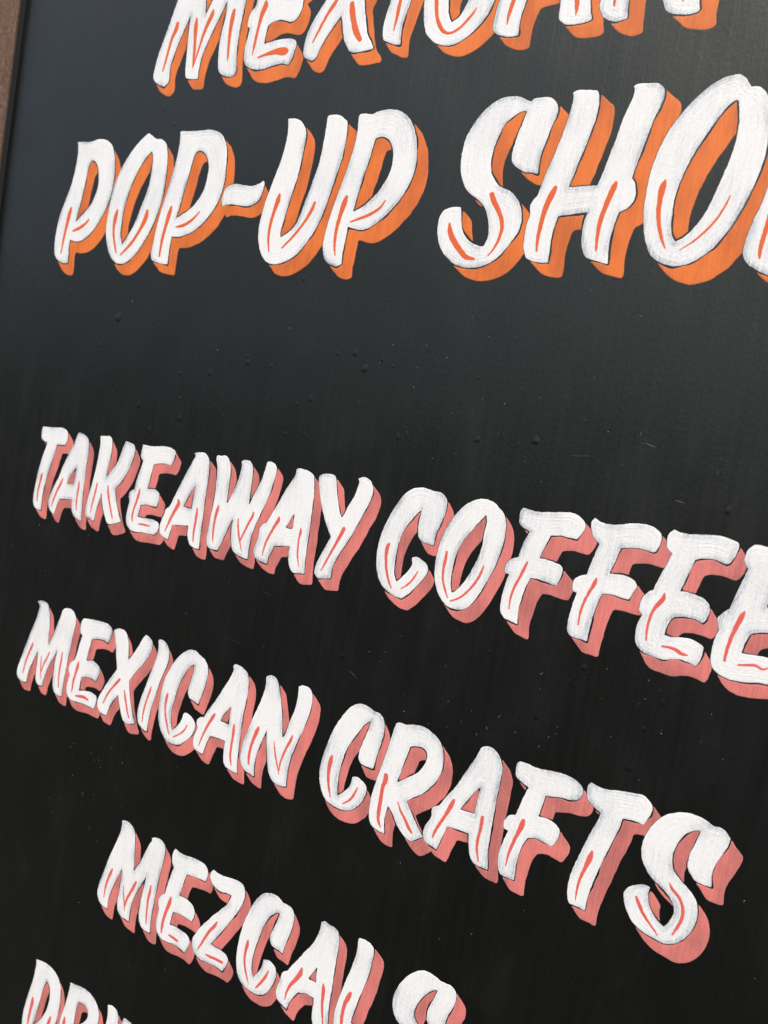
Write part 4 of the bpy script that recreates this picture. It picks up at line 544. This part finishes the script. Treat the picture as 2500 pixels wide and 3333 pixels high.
o -37.0,-243.3 -32.5,-242.3 -28.3,-243.0 -25.2,-244.6c -21.2,-244.6 -18.2,-245.7 -16.5,-248.4 -16.0,-252.5 -16.7,-258.2 -18.1,-264.2 -19.4,-269.6 -20.2,-274.6c -24.3,-273.9 -28.5,-273.3 -30.4,-270.7 -30.3,-266.7 -28.5,-261.0 -27.1,-255.9 -26.7,-251.9 -28.4,-252.1c -31.3,-254.9 -34.1,-259.0 -36.5,-265.1 -38.2,-271.8 -39.6,-278.4 -40.5,-284.8 -40.6,-290.9 -40.0,-295.6 -38.3,-298.3c -35.7,-294.6 -33.6,-290.1 -32.8,-286.2 -32.9,-284.5c -29.6,-283.2 -26.0,-283.8 -23.2,-286.1 -22.5,-290.2 -23.3,-295.1 -25.7,-300.7 -28.5,-304.8 -33.3,-307.4 -39.2,-307.8 -44.9,-306.6 -49.2,-303.1 -51.5,-298.1 -52.6,-291.5 -52.7,-284.4 -52.2,-277.1 -50.9,-268.0 -49.0,-261.6 -46.7,-255.1 -43.6,-249.3 -40.7,-245.6
a -45.9,-277.8,0.61 -45.9,-280.3,1.28 -46.6,-286.2,1.04 -46.2,-291.5,0.98 -44.7,-296.4,0.92 -42.7,-300.5,0.68 -40.5,-304.4,0.25
a -28.0,-289.4,0.48 -29.4,-293.6,1.02 -32.0,-298.8,1.02 -35.1,-303.8,0.61
L A 5 6.04 -4.73
o 2.4,-244.6c 4.5,-243.1 7.9,-243.8 11.6,-244.0 14.3,-245.6 15.7,-248.8 16.1,-254.2 15.9,-260.0 15.8,-266.6 15.9,-273.2 16.1,-279.7 16.0,-286.9 16.3,-293.9 17.0,-300.7 17.8,-308.3c 12.9,-309.0 8.8,-307.7 6.8,-304.4 5.8,-300.1 5.7,-295.4 5.4,-290.5c 0.2,-290.4 -5.6,-292.3c -8.2,-296.5 -10.6,-301.6 -11.5,-306.0c -15.1,-304.9 -18.9,-303.3 -20.5,-300.1 -20.3,-295.6 -19.0,-290.5 -18.1,-285.7 -14.9,-282.9c -11.7,-277.3 -8.3,-271.8 -4.9,-265.9 -1.5,-260.4 0.8,-255.1 2.2,-249.7 2.4,-246.2
h 4.6,-271.2c 4.7,-276.2 5.3,-281.0c 2.3,-281.0 -0.2,-281.2c 1.6,-277.2
a -5.5,-277.2,0.79 -5.9,-280.3,1.64 -8.5,-285.5,1.37 -11.3,-290.2,1.15 -13.2,-295.5,0.81 -13.7,-300.7,0.41
a 10.1,-279.1,0.49 10.8,-282.3,1.37 11.2,-287.8,1.16 11.8,-293.2,0.99 13.0,-298.4,0.77 13.9,-302.7,0.44
L L 5 7.10 -3.92
o 27.6,-243.6c 28.3,-242.8 31.5,-242.2 35.1,-242.7 37.5,-244.4 38.5,-247.6 38.2,-252.7 37.6,-259.0 36.5,-265.5 35.0,-272.3 33.6,-278.6 32.4,-284.8 31.5,-289.9 31.3,-292.8c 35.1,-292.7 39.4,-293.8 39.2,-298.1 37.3,-301.8c 30.8,-302.9 24.8,-304.2 21.2,-301.8 20.3,-297.0 20.2,-290.9 21.4,-282.8 23.1,-274.9 24.8,-267.5 26.3,-261.2 27.5,-255.0 28.0,-249.6
a 28.4,-275.8,0.85 27.6,-278.3,1.54 25.9,-283.3,1.28 25.3,-288.4,1.18 25.3,-292.6,1.18 25.7,-296.2,1.08 25.9,-298.9,0.43
L S 5 6.50 -5.10
o 67.9,-243.4 71.9,-242.4 75.6,-242.8 79.5,-244.0c 82.2,-243.8 85.4,-243.6 87.9,-245.0 89.3,-247.3 89.3,-251.7 88.1,-256.2 86.6,-260.5 85.9,-265.2 85.9,-269.2c 82.5,-270.5 78.0,-271.1 75.7,-268.7 75.0,-265.0 75.9,-259.7 77.7,-253.9 78.9,-249.4c 76.2,-250.9 73.5,-253.8 70.9,-257.7 68.9,-262.3 67.7,-267.4 68.5,-270.6 70.6,-273.1 74.9,-274.9 79.1,-277.1 81.2,-281.3 80.8,-286.9 78.0,-292.0 73.1,-296.0 66.8,-298.0 61.4,-297.3 58.3,-293.5 58.0,-289.1 60.8,-285.8 64.4,-284.4c 65.5,-287.9 69.2,-290.0 72.4,-289.6c 74.1,-286.0 73.0,-282.5 69.4,-280.4 64.9,-279.6 60.6,-278.3 57.0,-275.5 54.9,-271.1 54.4,-265.5 55.9,-258.9 59.4,-251.7 63.7,-246.5
L D 6 4.99 -4.67
o -225.8,-374.8c -222.1,-374.0 -216.4,-373.1 -210.4,-373.5 -205.1,-375.1 -200.7,-378.3 -197.9,-382.9 -196.6,-389.8 -196.4,-398.0 -197.1,-405.4 -198.0,-411.3 -201.2,-420.6 -206.3,-428.6 -212.5,-436.1 -219.2,-441.5 -226.6,-443.6 -229.2,-439.4 -230.6,-433.4 -231.9,-426.8 -231.9,-418.9 -230.4,-409.0 -228.3,-399.5 -226.4,-391.4 -225.5,-383.1 -225.2,-378.2
h -212.3,-385.0c -209.4,-387.3 -207.5,-391.7 -207.1,-398.7 -208.4,-405.2 -211.3,-412.1 -215.9,-418.9 -220.3,-423.3c -218.6,-414.0 -217.2,-405.5 -215.8,-397.6 -214.5,-391.0
a -224.0,-403.9,0.88 -224.0,-407.1,1.67 -224.9,-414.8,1.41 -225.7,-421.8,1.24 -225.7,-426.1,0.71
a -203.5,-408.8,0.85 -204.4,-412.7,1.54 -206.6,-418.6,0.86
L R 6 5.18 -4.27
o -188.7,-375.0c -183.2,-374.2 -177.9,-373.1 -171.6,-372.9 -166.6,-374.4 -162.3,-376.9 -159.4,-380.5 -157.9,-385.5 -158.1,-390.7 -161.3,-398.1 -165.6,-403.8c -161.7,-408.0 -157.6,-413.3c -164.6,-417.1 -170.2,-412.5 -174.0,-409.3c -177.4,-416.4 -177.7,-423.5c -187.5,-427.0 -193.1,-423.5 -194.5,-416.5 -194.2,-409.3 -192.7,-400.3 -190.9,-392.9 -189.6,-385.2 -188.9,-379.0
h -178.7,-385.3c -174.2,-383.9 -170.5,-384.7 -168.3,-387.9 -168.3,-391.9 -171.0,-396.2 -180.4,-405.4c -180.1,-394.5 -179.4,-387.7
a -189.6,-401.9,0.83 -189.7,-405.2,1.67 -189.9,-410.6,1.34 -189.6,-416.3,0.75
L I 6 4.54 -4.11
o -151.2,-373.1c -147.3,-371.9 -143.4,-372.5 -140.7,-375.6 -139.8,-381.4 -140.7,-390.2 -141.8,-400.3 -141.5,-405.8c -147.9,-407.6 -150.5,-402.1 -151.0,-395.6 -150.4,-386.8 -150.0,-379.2
L N 6 4.38 -4.04
o -135.2,-374.6c -132.0,-374.5 -128.1,-375.3 -123.7,-379.6 -119.7,-385.8 -117.4,-379.1 -116.6,-372.1c -112.1,-369.7 -108.8,-371.9 -108.9,-382.8 -110.5,-396.3c -117.3,-398.3 -122.3,-394.4 -126.4,-388.2c -127.9,-395.7 -128.0,-402.5c -134.4,-403.7 -138.1,-400.0 -138.3,-391.2 -137.5,-384.0 -136.8,-379.8
"""

def curve(tokens, closed=True, sub=5):
    pts, cor = [], []
    for w in tokens:
        cor.append(w.endswith('c'))
        pts.append([float(q) for q in w.rstrip('c').split(',')])
    p = np.array(pts)
    n = len(p)
    out = []
    for i in range(n if closed else n - 1):
        p1, p2 = p[i], p[(i + 1) % n]
        if closed:
            p0, p3 = p[i - 1], p[(i + 2) % n]
            if cor[i]:
                p0 = p1 - (p2 - p1) * 0.6
            if cor[(i + 1) % n]:
                p3 = p2 + (p2 - p1) * 0.6
        else:
            p0 = p[i - 1] if i else p1 - (p2 - p1) * 0.5
            p3 = p[i + 2] if i + 2 < n else p2 + (p2 - p1) * 0.5
        d1 = max(np.linalg.norm((p1 - p0)[:2]), 1e-6) ** 0.5
        d2 = max(np.linalg.norm((p2 - p1)[:2]), 1e-6) ** 0.5
        d3 = max(np.linalg.norm((p3 - p2)[:2]), 1e-6) ** 0.5
        m1 = (p2 - p1) + d2 * ((p1 - p0) / d1 - (p2 - p0) / (d1 + d2))
        m2 = (p2 - p1) + d2 * ((p3 - p2) / d3 - (p3 - p1) / (d2 + d3))
        for s in range(sub):
            t = s / sub
            out.append((2 * t**3 - 3 * t**2 + 1) * p1 + (t**3 - 2 * t**2 + t) * m1 + (-2 * t**3 + 3 * t**2) * p2 + (t**3 - t**2) * m2)
    if not closed:
        out.append(p[-1])
    return np.array(out)

def poly_sdf(X, Y, P):
    """signed distance (negative inside) of grid points to a closed polygon"""
    A, Bv = P, np.roll(P, -1, 0)
    d2 = np.full(X.shape, 1e18)
    ins = np.zeros(X.shape, bool)
    for (ax, ay), (bx, by) in zip(A, Bv):
        ex, ey = bx - ax, by - ay
        wx, wy = X - ax, Y - ay
        t = np.clip((wx * ex + wy * ey) / (ex * ex + ey * ey + 1e-12), 0, 1)
        dx, dy = wx - ex * t, wy - ey * t
        np.minimum(d2, dx * dx + dy * dy, out=d2)
        if ay != by:
            cr = ((ay > Y) != (by > Y)) & (X < ax + (Y - ay) * ex / ey)
            ins ^= cr
    d = np.sqrt(d2)
    return np.where(ins, -d, d)

def stroke_sdf(X, Y, P):
    d = np.full(X.shape, 1e9)
    for (ax, ay, ar), (bx, by, br) in zip(P[:-1], P[1:]):
        ex, ey = bx - ax, by - ay
        t = np.clip(((X - ax) * ex + (Y - ay) * ey) / (ex * ex + ey * ey + 1e-12), 0, 1)
        np.minimum(d, np.hypot(X - ax - ex * t, Y - ay - ey * t) - (ar + (br - ar) * t), out=d)
    return d

rng = np.random.default_rng(7)
def smooth_noise(X, Y, scale, seed):
    r = np.random.default_rng(seed)
    out = np.zeros(X.shape)
    for _ in range(7):
        a = r.uniform(0, 2 * np.pi)
        f = r.uniform(0.6, 1.7) * 2 * np.pi / scale
        out += np.sin((X * np.cos(a) + Y * np.sin(a)) * f + r.uniform(0, 6.28))
    return out / 3.0

def bilinear(grid, x0, y0, h, X, Y):
    gx, gy = (X - x0) / h, (Y - y0) / h
    i = np.clip(np.floor(gx).astype(int), 0, grid.shape[1] - 2)
    j = np.clip(np.floor(gy).astype(int), 0, grid.shape[0] - 2)
    u, v = np.clip(gx - i, 0, 1), np.clip(gy - j, 0, 1)
    return ((grid[j, i] * (1 - u) + grid[j, i + 1] * u) * (1 - v) + (grid[j + 1, i] * (1 - u) + grid[j + 1, i + 1] * u) * v)

def field_mesh(X, Y, S, z_edge, z_top, ramp):
    """the region S < 0 of a grid, cut exactly along S = 0, raised into a paint film with a rounded rim (mm)"""
    ny, nx = S.shape
    S = np.where(np.abs(S) < 1e-4, 1e-4, S)
    inside = S < 0
    idx = -np.ones(S.shape, int)
    jj, ii = np.nonzero(inside)
    idx[jj, ii] = np.arange(len(jj))
    vx, vy, vs = list(X[jj, ii]), list(Y[jj, ii]), list(-S[jj, ii])
    a, b, c, d = inside[:-1, :-1], inside[:-1, 1:], inside[1:, 1:], inside[1:, :-1]
    cnt = a.astype(int) + b + c + d
    fj, fi = np.nonzero(cnt == 4)
    faces = np.stack([idx[fj, fi], idx[fj, fi + 1], idx[fj + 1, fi + 1], idx[fj + 1, fi]], 1).tolist()
    cache = {}
    def cut(p, q):
        key = (p, q) if p < q else (q, p)
        if key not in cache:
            s0, s1 = S[p], S[q]
            t = s0 / (s0 - s1)
            vx.append(X[p] + (X[q] - X[p]) * t)
            vy.append(Y[p] + (Y[q] - Y[p]) * t)
            vs.append(0.0)
            cache[key] = len(vx) - 1
        return cache[key]
    for j, i in zip(*np.nonzero((cnt > 0) & (cnt < 4))):
        cs = [(j, i), (j, i + 1), (j + 1, i + 1), (j + 1, i)]
        poly = []
        for k in range(4):
            p, q = cs[k], cs[(k + 1) % 4]
            if inside[p]:
                poly.append(int(idx[p]))
            if inside[p] != inside[q]:
                poly.append(cut(p, q))
        if len(poly) >= 3:
            faces.append(poly)
    vx, vy, vs = np.array(vx), np.array(vy), np.array(vs)
    t = np.clip(vs / ramp, 0, 1)
    zz = z_edge + (z_top - z_edge) * np.sqrt(np.clip(1 - (1 - t) ** 2, 0, 1))
    return vx, vy, vs, zz, faces

def paint(name, X, Y, S, z_edge, z_top, ramp, mat, parent):
    vx, vy, vs, zz, faces = field_mesh(X, Y, S, z_edge, z_top, ramp)
    if not faces:
        return None
    verts = np.stack([vx * 1e-3, -zz * 1e-3, vy * 1e-3 + BASE_H], 1).tolist()
    return mesh_obj(name, verts, faces, mat, parent, smooth=True, edge=vs)

H = 0.5
letters = []
for ln in TEXT.strip().splitlines():
    t = ln.split()
    if t[0] == 'L':
        letters.append({'ch': t[1], 'row': int(t[2]), 'off': np.array([float(t[3]), float(t[4])]), 'o': [], 'h': [], 'a': []})
    elif t[0] == 'a':
        letters[-1]['a'].append(curve(t[1:], False, 4))
    else:
        letters[-1][t[0]].append(curve(t[1:]))

ROWS = {1: 'MEXICAN', 2: 'POP-UP SHOP', 3: 'TAKEAWAY COFFEE', 4: 'MEXICAN CRAFTS', 5: 'MEZCALS', 6: 'DRIN'}
for k, g in enumerate(letters):
    P = np.concatenate(g['o'])
    pad = 2.0
    dx, dy = g['off']
    x0, y0 = P[:, 0].min() - pad - max(-dx, 0), P[:, 1].min() - pad + min(dy, 0)
    x1, y1 = P[:, 0].max() + pad + max(dx, 0), P[:, 1].max() + pad
    xs, ys = np.arange(x0, x1 + H, H), np.arange(y0, y1 + H, H)
    X, Y = np.meshgrid(xs, ys)
    S = np.full(X.shape, 1e9)
    for q in g['o']:
        S = np.minimum(S, poly_sdf(X, Y, q))
    for q in g['h']:
        S = np.maximum(S, -poly_sdf(X, Y, q))
    # the brush's unsteady edge
    S = S + 0.09 * smooth_noise(X, Y, 5.0, 100 + k) + 0.05 * smooth_noise(X, Y, 1.6, 300 + k)
    g.update(X=X, Y=Y, S=S, x0=x0, y0=y0, box=(x0, y0, xs[-1], ys[-1]))

def white_at(g, X, Y):
    """signed distance of another letter's white at these points, large outside its own grid"""
    bx = g['box']
    m = (X > bx[0]) & (X < bx[2]) & (Y > bx[1]) & (Y < bx[3])
    out = np.full(X.shape, 50.0)
    if m.any():
        out[m] = bilinear(g['S'], g['x0'], g['y0'], H, X[m], Y[m])
    return out

def blur(G, sigma):
    r = int(3 * sigma / H) + 1
    w = np.exp(-0.5 * (np.arange(-r, r + 1) * H / sigma) ** 2)
    w /= w.sum()
    P = np.pad(G, r, mode='edge')
    Q = sum(w[i] * P[i:i + G.shape[0], :] for i in range(2 * r + 1))
    return sum(w[i] * Q[:, i:i + G.shape[1]] for i in range(2 * r + 1))

def rows_overlap(a, b):
    p, q = a['box'], b['box']
    return p[0] < q[2] and q[0] < p[2] and p[1] < q[3] and q[1] < p[3]

for k, g in enumerate(letters):
    X, Y, S = g['X'], g['Y'], g['S']
    orange = g['row'] <= 2
    white = paint('letter', X, Y, S, 0.025, 0.09, 0.9, M_WHITE, sign)
    nm = 'hyphen' if g['ch'] == '-' else 'letter ' + g['ch']
    white['label'] = 'white ' + nm + ' in ' + ROWS[g['row']] + (' with orange shade' if orange else ' with pink shade')
    # block shade: the letter dragged down and to the right
    D = np.full(X.shape, 1e9)
    for s in np.linspace(0.28, 1.0, 13):
        D = np.minimum(D, bilinear(S, g['x0'], g['y0'], H, np.clip(X - g['off'][0] * s, g['box'][0], g['box'][2]), np.clip(Y - g['off'][1] * s, g['box'][1], g['box'][3])))
    D = blur(D, 0.75 if orange else 0.6)
    D = D + 0.15 * smooth_noise(X, Y, 12.0, 500 + k) + 0.04 * smooth_noise(X, Y, 2.0, 700 + k)
    gap = (0.78 if orange else 0.55) + 0.30 * smooth_noise(X, Y, 14.0, 900 + k)
    D = np.maximum(D, np.clip(gap, 0.10, 1.3) - S)
    for m, o in enumerate(letters):
        if m == k or not rows_overlap(g, o):
            continue
        D = np.maximum(D, 0.22 - white_at(o, X, Y))
        if m < k:        # stop at the shade already laid by the neighbour
            bx = o['box']
            if 'D' in o:
                msk = (X > bx[0]) & (X < bx[2]) & (Y > bx[1]) & (Y < bx[3])
                E = np.full(X.shape, 50.0)
                E[msk] = bilinear(o['D'], o['x0'], o['y0'], H, X[msk], Y[msk])
                D = np.maximum(D, 0.05 - E)
    g['D'] = D
    paint('drop_shade', X, Y, D, 0.02, 0.07, 0.7, M_ORANGE if orange else M_PINK, white)
    for q in g['a']:
        ax0, ay0 = q[:, 0].min() - 3, q[:, 1].min() - 3
        ax1, ay1 = q[:, 0].max() + 3, q[:, 1].max() + 3
        h = 0.3
        AX, AY = np.meshgrid(np.arange(ax0, ax1, h), np.arange(ay0, ay1, h))
        A = stroke_sdf(AX, AY, q * np.array([1, 1, 0.9])) + 0.07 * smooth_noise(AX, AY, 4.0, int(1000 + 31 * k + q[0, 0])) + 0.04 * smooth_noise(AX, AY, 1.3, int(2000 + 17 * k - q[0, 1]))
        paint('accent_stroke', AX, AY, A, 0.100, 0.13, 0.4, M_ACC_O if orange else M_ACC_P, white)

# ------------------------------------------------------------------ small flaws in the ground coat
# x, y, radius (mm) of the blisters under the black paint; runs are raised wrinkles
BLISTERS = """
-79.3 130.0 1.44
-112.2 76.2 1.94
-93.8 75.5 1.31
-46.9 86.8 1.36
-35.1 88.0 1.99
-27.3 79.4 2.28
-16.8 85.6 1.27
-9.2 82.3 0.94
-61.4 58.5 1.76
-71.0 54.5 1.26
-75.6 35.4 1.28
-62.2 37.1 1.06
1.1 42.9 1.55
48.4 47.5 1.67
43.4 80.3 1.05
80.3 50.8 2.07
175.1 30.4 1.54
-231.7 98.5 3.01
-245.2 78.5 1.73
-167.9 65.0 1.51
-141.7 67.3 1.85
-113.5 80.4 1.17
-200.8 39.9 1.85
-162.3 35.3 1.94
-187.7 24.2 2.15
124.3 -57.5 1.58
75.0 -62.5 1.37
105.0 -88.7 1.42
162.9 -64.1 1.33
156.6 -78.9 1.36
163.9 -79.3 1.00
153.3 -99.7 1.62
190.6 -94.7 1.36
-11.8 -87.6 1.83
-215.9 241.6 1.38
-203.4 230.4 1.58
-143.9 251.2 1.41
-133.7 47.0 1.02
-1.3 93.9 0.77
92.4 78.5 0.62
"""
RUNS = """
-103.8,-100.0 -96.1,-98.7 -87.4,-98.9 -79.5,-100.2
-75.9,-62.6 -71.0,-63.6 -65.5,-63.9
-9.3,-93.9 -4.0,-95.4 -0.5,-97.7 3.7,-96.9
129.7,56.6 135.3,56.1 140.9,54.5
118.2,129.1 119.0,123.0 118.6,117.5 121.7,117.2 123.0,114.9
96.5,46.1 104.3,46.4 110.3,47.3
150.7,32.1 154.3,31.2 157.1,30.9
"""
rnd = random.Random(4)
def blister_mesh(seed):
    r = random.Random(seed)
    vs, fs = [], []
    NR, NA = 5, 18
    ph = [r.uniform(0, 6.28) for _ in range(3)]
    for i in range(NR):
        t = 1 - i / (NR - 1)                       # 1 at the rim, 0 in the middle
        for a in range(NA):
            th = 2 * math.pi * a / NA
            rad = t * (1 + 0.13 * math.sin(2 * th + ph[0]) + 0.08 * math.sin(3 * th + ph[1]))
            y = math.sin(th) * rad
            if y > 0:
                y *= 1.5                           # a short tail upwards, like a drop
            vs.append((math.cos(th) * rad, -0.14 * (1 - t ** 2.0) ** 1.4 - 0.004, y))
    for i in range(NR - 1):
        for a in range(NA):
            b = (a + 1) % NA
            fs.append((i * NA + a, i * NA + b, (i + 1) * NA + b, (i + 1) * NA + a))
    me = bpy.data.meshes.new('paint_blister')
    me.from_pydata(vs, [], fs)
    me.polygons.foreach_set('use_smooth', [True] * len(fs))
    me.materials.append(M_BLISTER)
    return me
shapes = [blister_mesh(i) for i in range(4)]
for q, ln in enumerate(BLISTERS.strip().splitlines()):
    x, y, r = map(float, ln.split())
    o = bpy.data.objects.new('paint_blister', shapes[q % 4])
    col.objects.link(o)
    o.parent = sign
    o.location = (x * 1e-3, 0, y * 1e-3 + BASE_H)
    o.scale = (r * 1e-3, r * 1e-3 * 0.9, r * 1e-3)

def tube(pts, rad, sides, vs, fs, z0):
    """a thin raised line along points (mm) on the board"""
    n = len(pts)
    base = len(vs)
    for i, p in enumerate(pts):
        a, b = pts[max(i - 1, 0)], pts[min(i + 1, n - 1)]
        dx, dy = b[0] - a[0], b[1] - a[1]
        l = math.hypot(dx, dy) or 1
        nx, ny = -dy / l, dx / l
        w = rad * min(1, 3.0 * min(i, n - 1 - i) / n + 0.25)
        for s in range(sides):
            t = math.pi * s / (sides - 1)
            vs.append(((p[0] + nx * w * math.cos(t)) * 1e-3, -(z0 + w * math.sin(t)) * 1e-3, (p[1] + ny * w * math.cos(t)) * 1e-3 + BASE_H))
    for i in range(n - 1):
        for s in range(sides - 1):
            k = base + i * sides + s
            fs.append((k, k + 1, k + sides + 1, k + sides))

for ln in RUNS.strip().splitlines():
    p = curve(ln.split(), False, 6)
    p = [(a + rnd.gauss(0, 0.12), b + rnd.gauss(0, 0.12)) for a, b in p]
    vs, fs = [], []
    tube(p, 0.30, 6, vs, fs, -0.20)
    mesh_obj('paint_run', vs, fs, M_BLISTER, sign, smooth=True)

# dust and lint caught on the panel
kd = NT('pale_lint')
kd.set('Base Color', (0.34, 0.34, 0.33))
kd.set('Roughness', 0.9)
vs, fs = [], []
def clear(x, y):
    for g in letters:
        b = g['box']
        if b[0] < x < b[2] and b[1] < y < b[3]:
            return False
    return True
n = 0
while n < 420:
    x, y = rnd.uniform(-370, 285), rnd.uniform(-470, 360)
    if rnd.random() < 0.35:                        # gathered in clusters
        cxm, cym = rnd.choice([(-300, -60), (60, -95), (-200, -230), (150, -60), (40, 60), (-330, 120)])
        x, y = rnd.gauss(cxm, 30), rnd.gauss(cym, 25)
    if not clear(x, y) or x < -372:
        continue
    n += 1
    if rnd.random() < 0.22:
        th, L0 = rnd.uniform(0, math.pi), rnd.uniform(0.5, 2.2)
        bend = rnd.uniform(-0.9, 0.9)
        pts = []
        for i in range(6):
            pts.append((x, y))
            x += math.cos(th) * L0 / 5
            y += math.sin(th) * L0 / 5
            th += bend * rnd.uniform(0.2, 1.0)
        tube(pts, rnd.uniform(0.03, 0.06), 4, vs, fs, 0.02)
    else:
        r = rnd.choice([0.09, 0.11, 0.13, 0.16, 0.22]) * rnd.uniform(0.8, 1.2)
        st = rnd.uniform(0.6, 1.8)
        b = len(vs)
        vs += [((x - r) * 1e-3, 0, y * 1e-3 + BASE_H), (x * 1e-3, 0, (y - r * st) * 1e-3 + BASE_H), ((x + r) * 1e-3, 0, y * 1e-3 + BASE_H), (x * 1e-3, 0, (y + r * st) * 1e-3 + BASE_H), (x * 1e-3, -r * 0.7e-3, y * 1e-3 + BASE_H)]
        fs += [(b, b + 1, b + 4), (b + 1, b + 2, b + 4), (b + 2, b + 3, b + 4), (b + 3, b, b + 4)]
dust = mesh_obj('dust', vs, fs, kd.m)
dust.matrix_world = SIGN
dust['kind'] = 'stuff'
dust['label'] = 'pale dust specks and lint fibres caught on the black panel'
dust['category'] = 'dust'
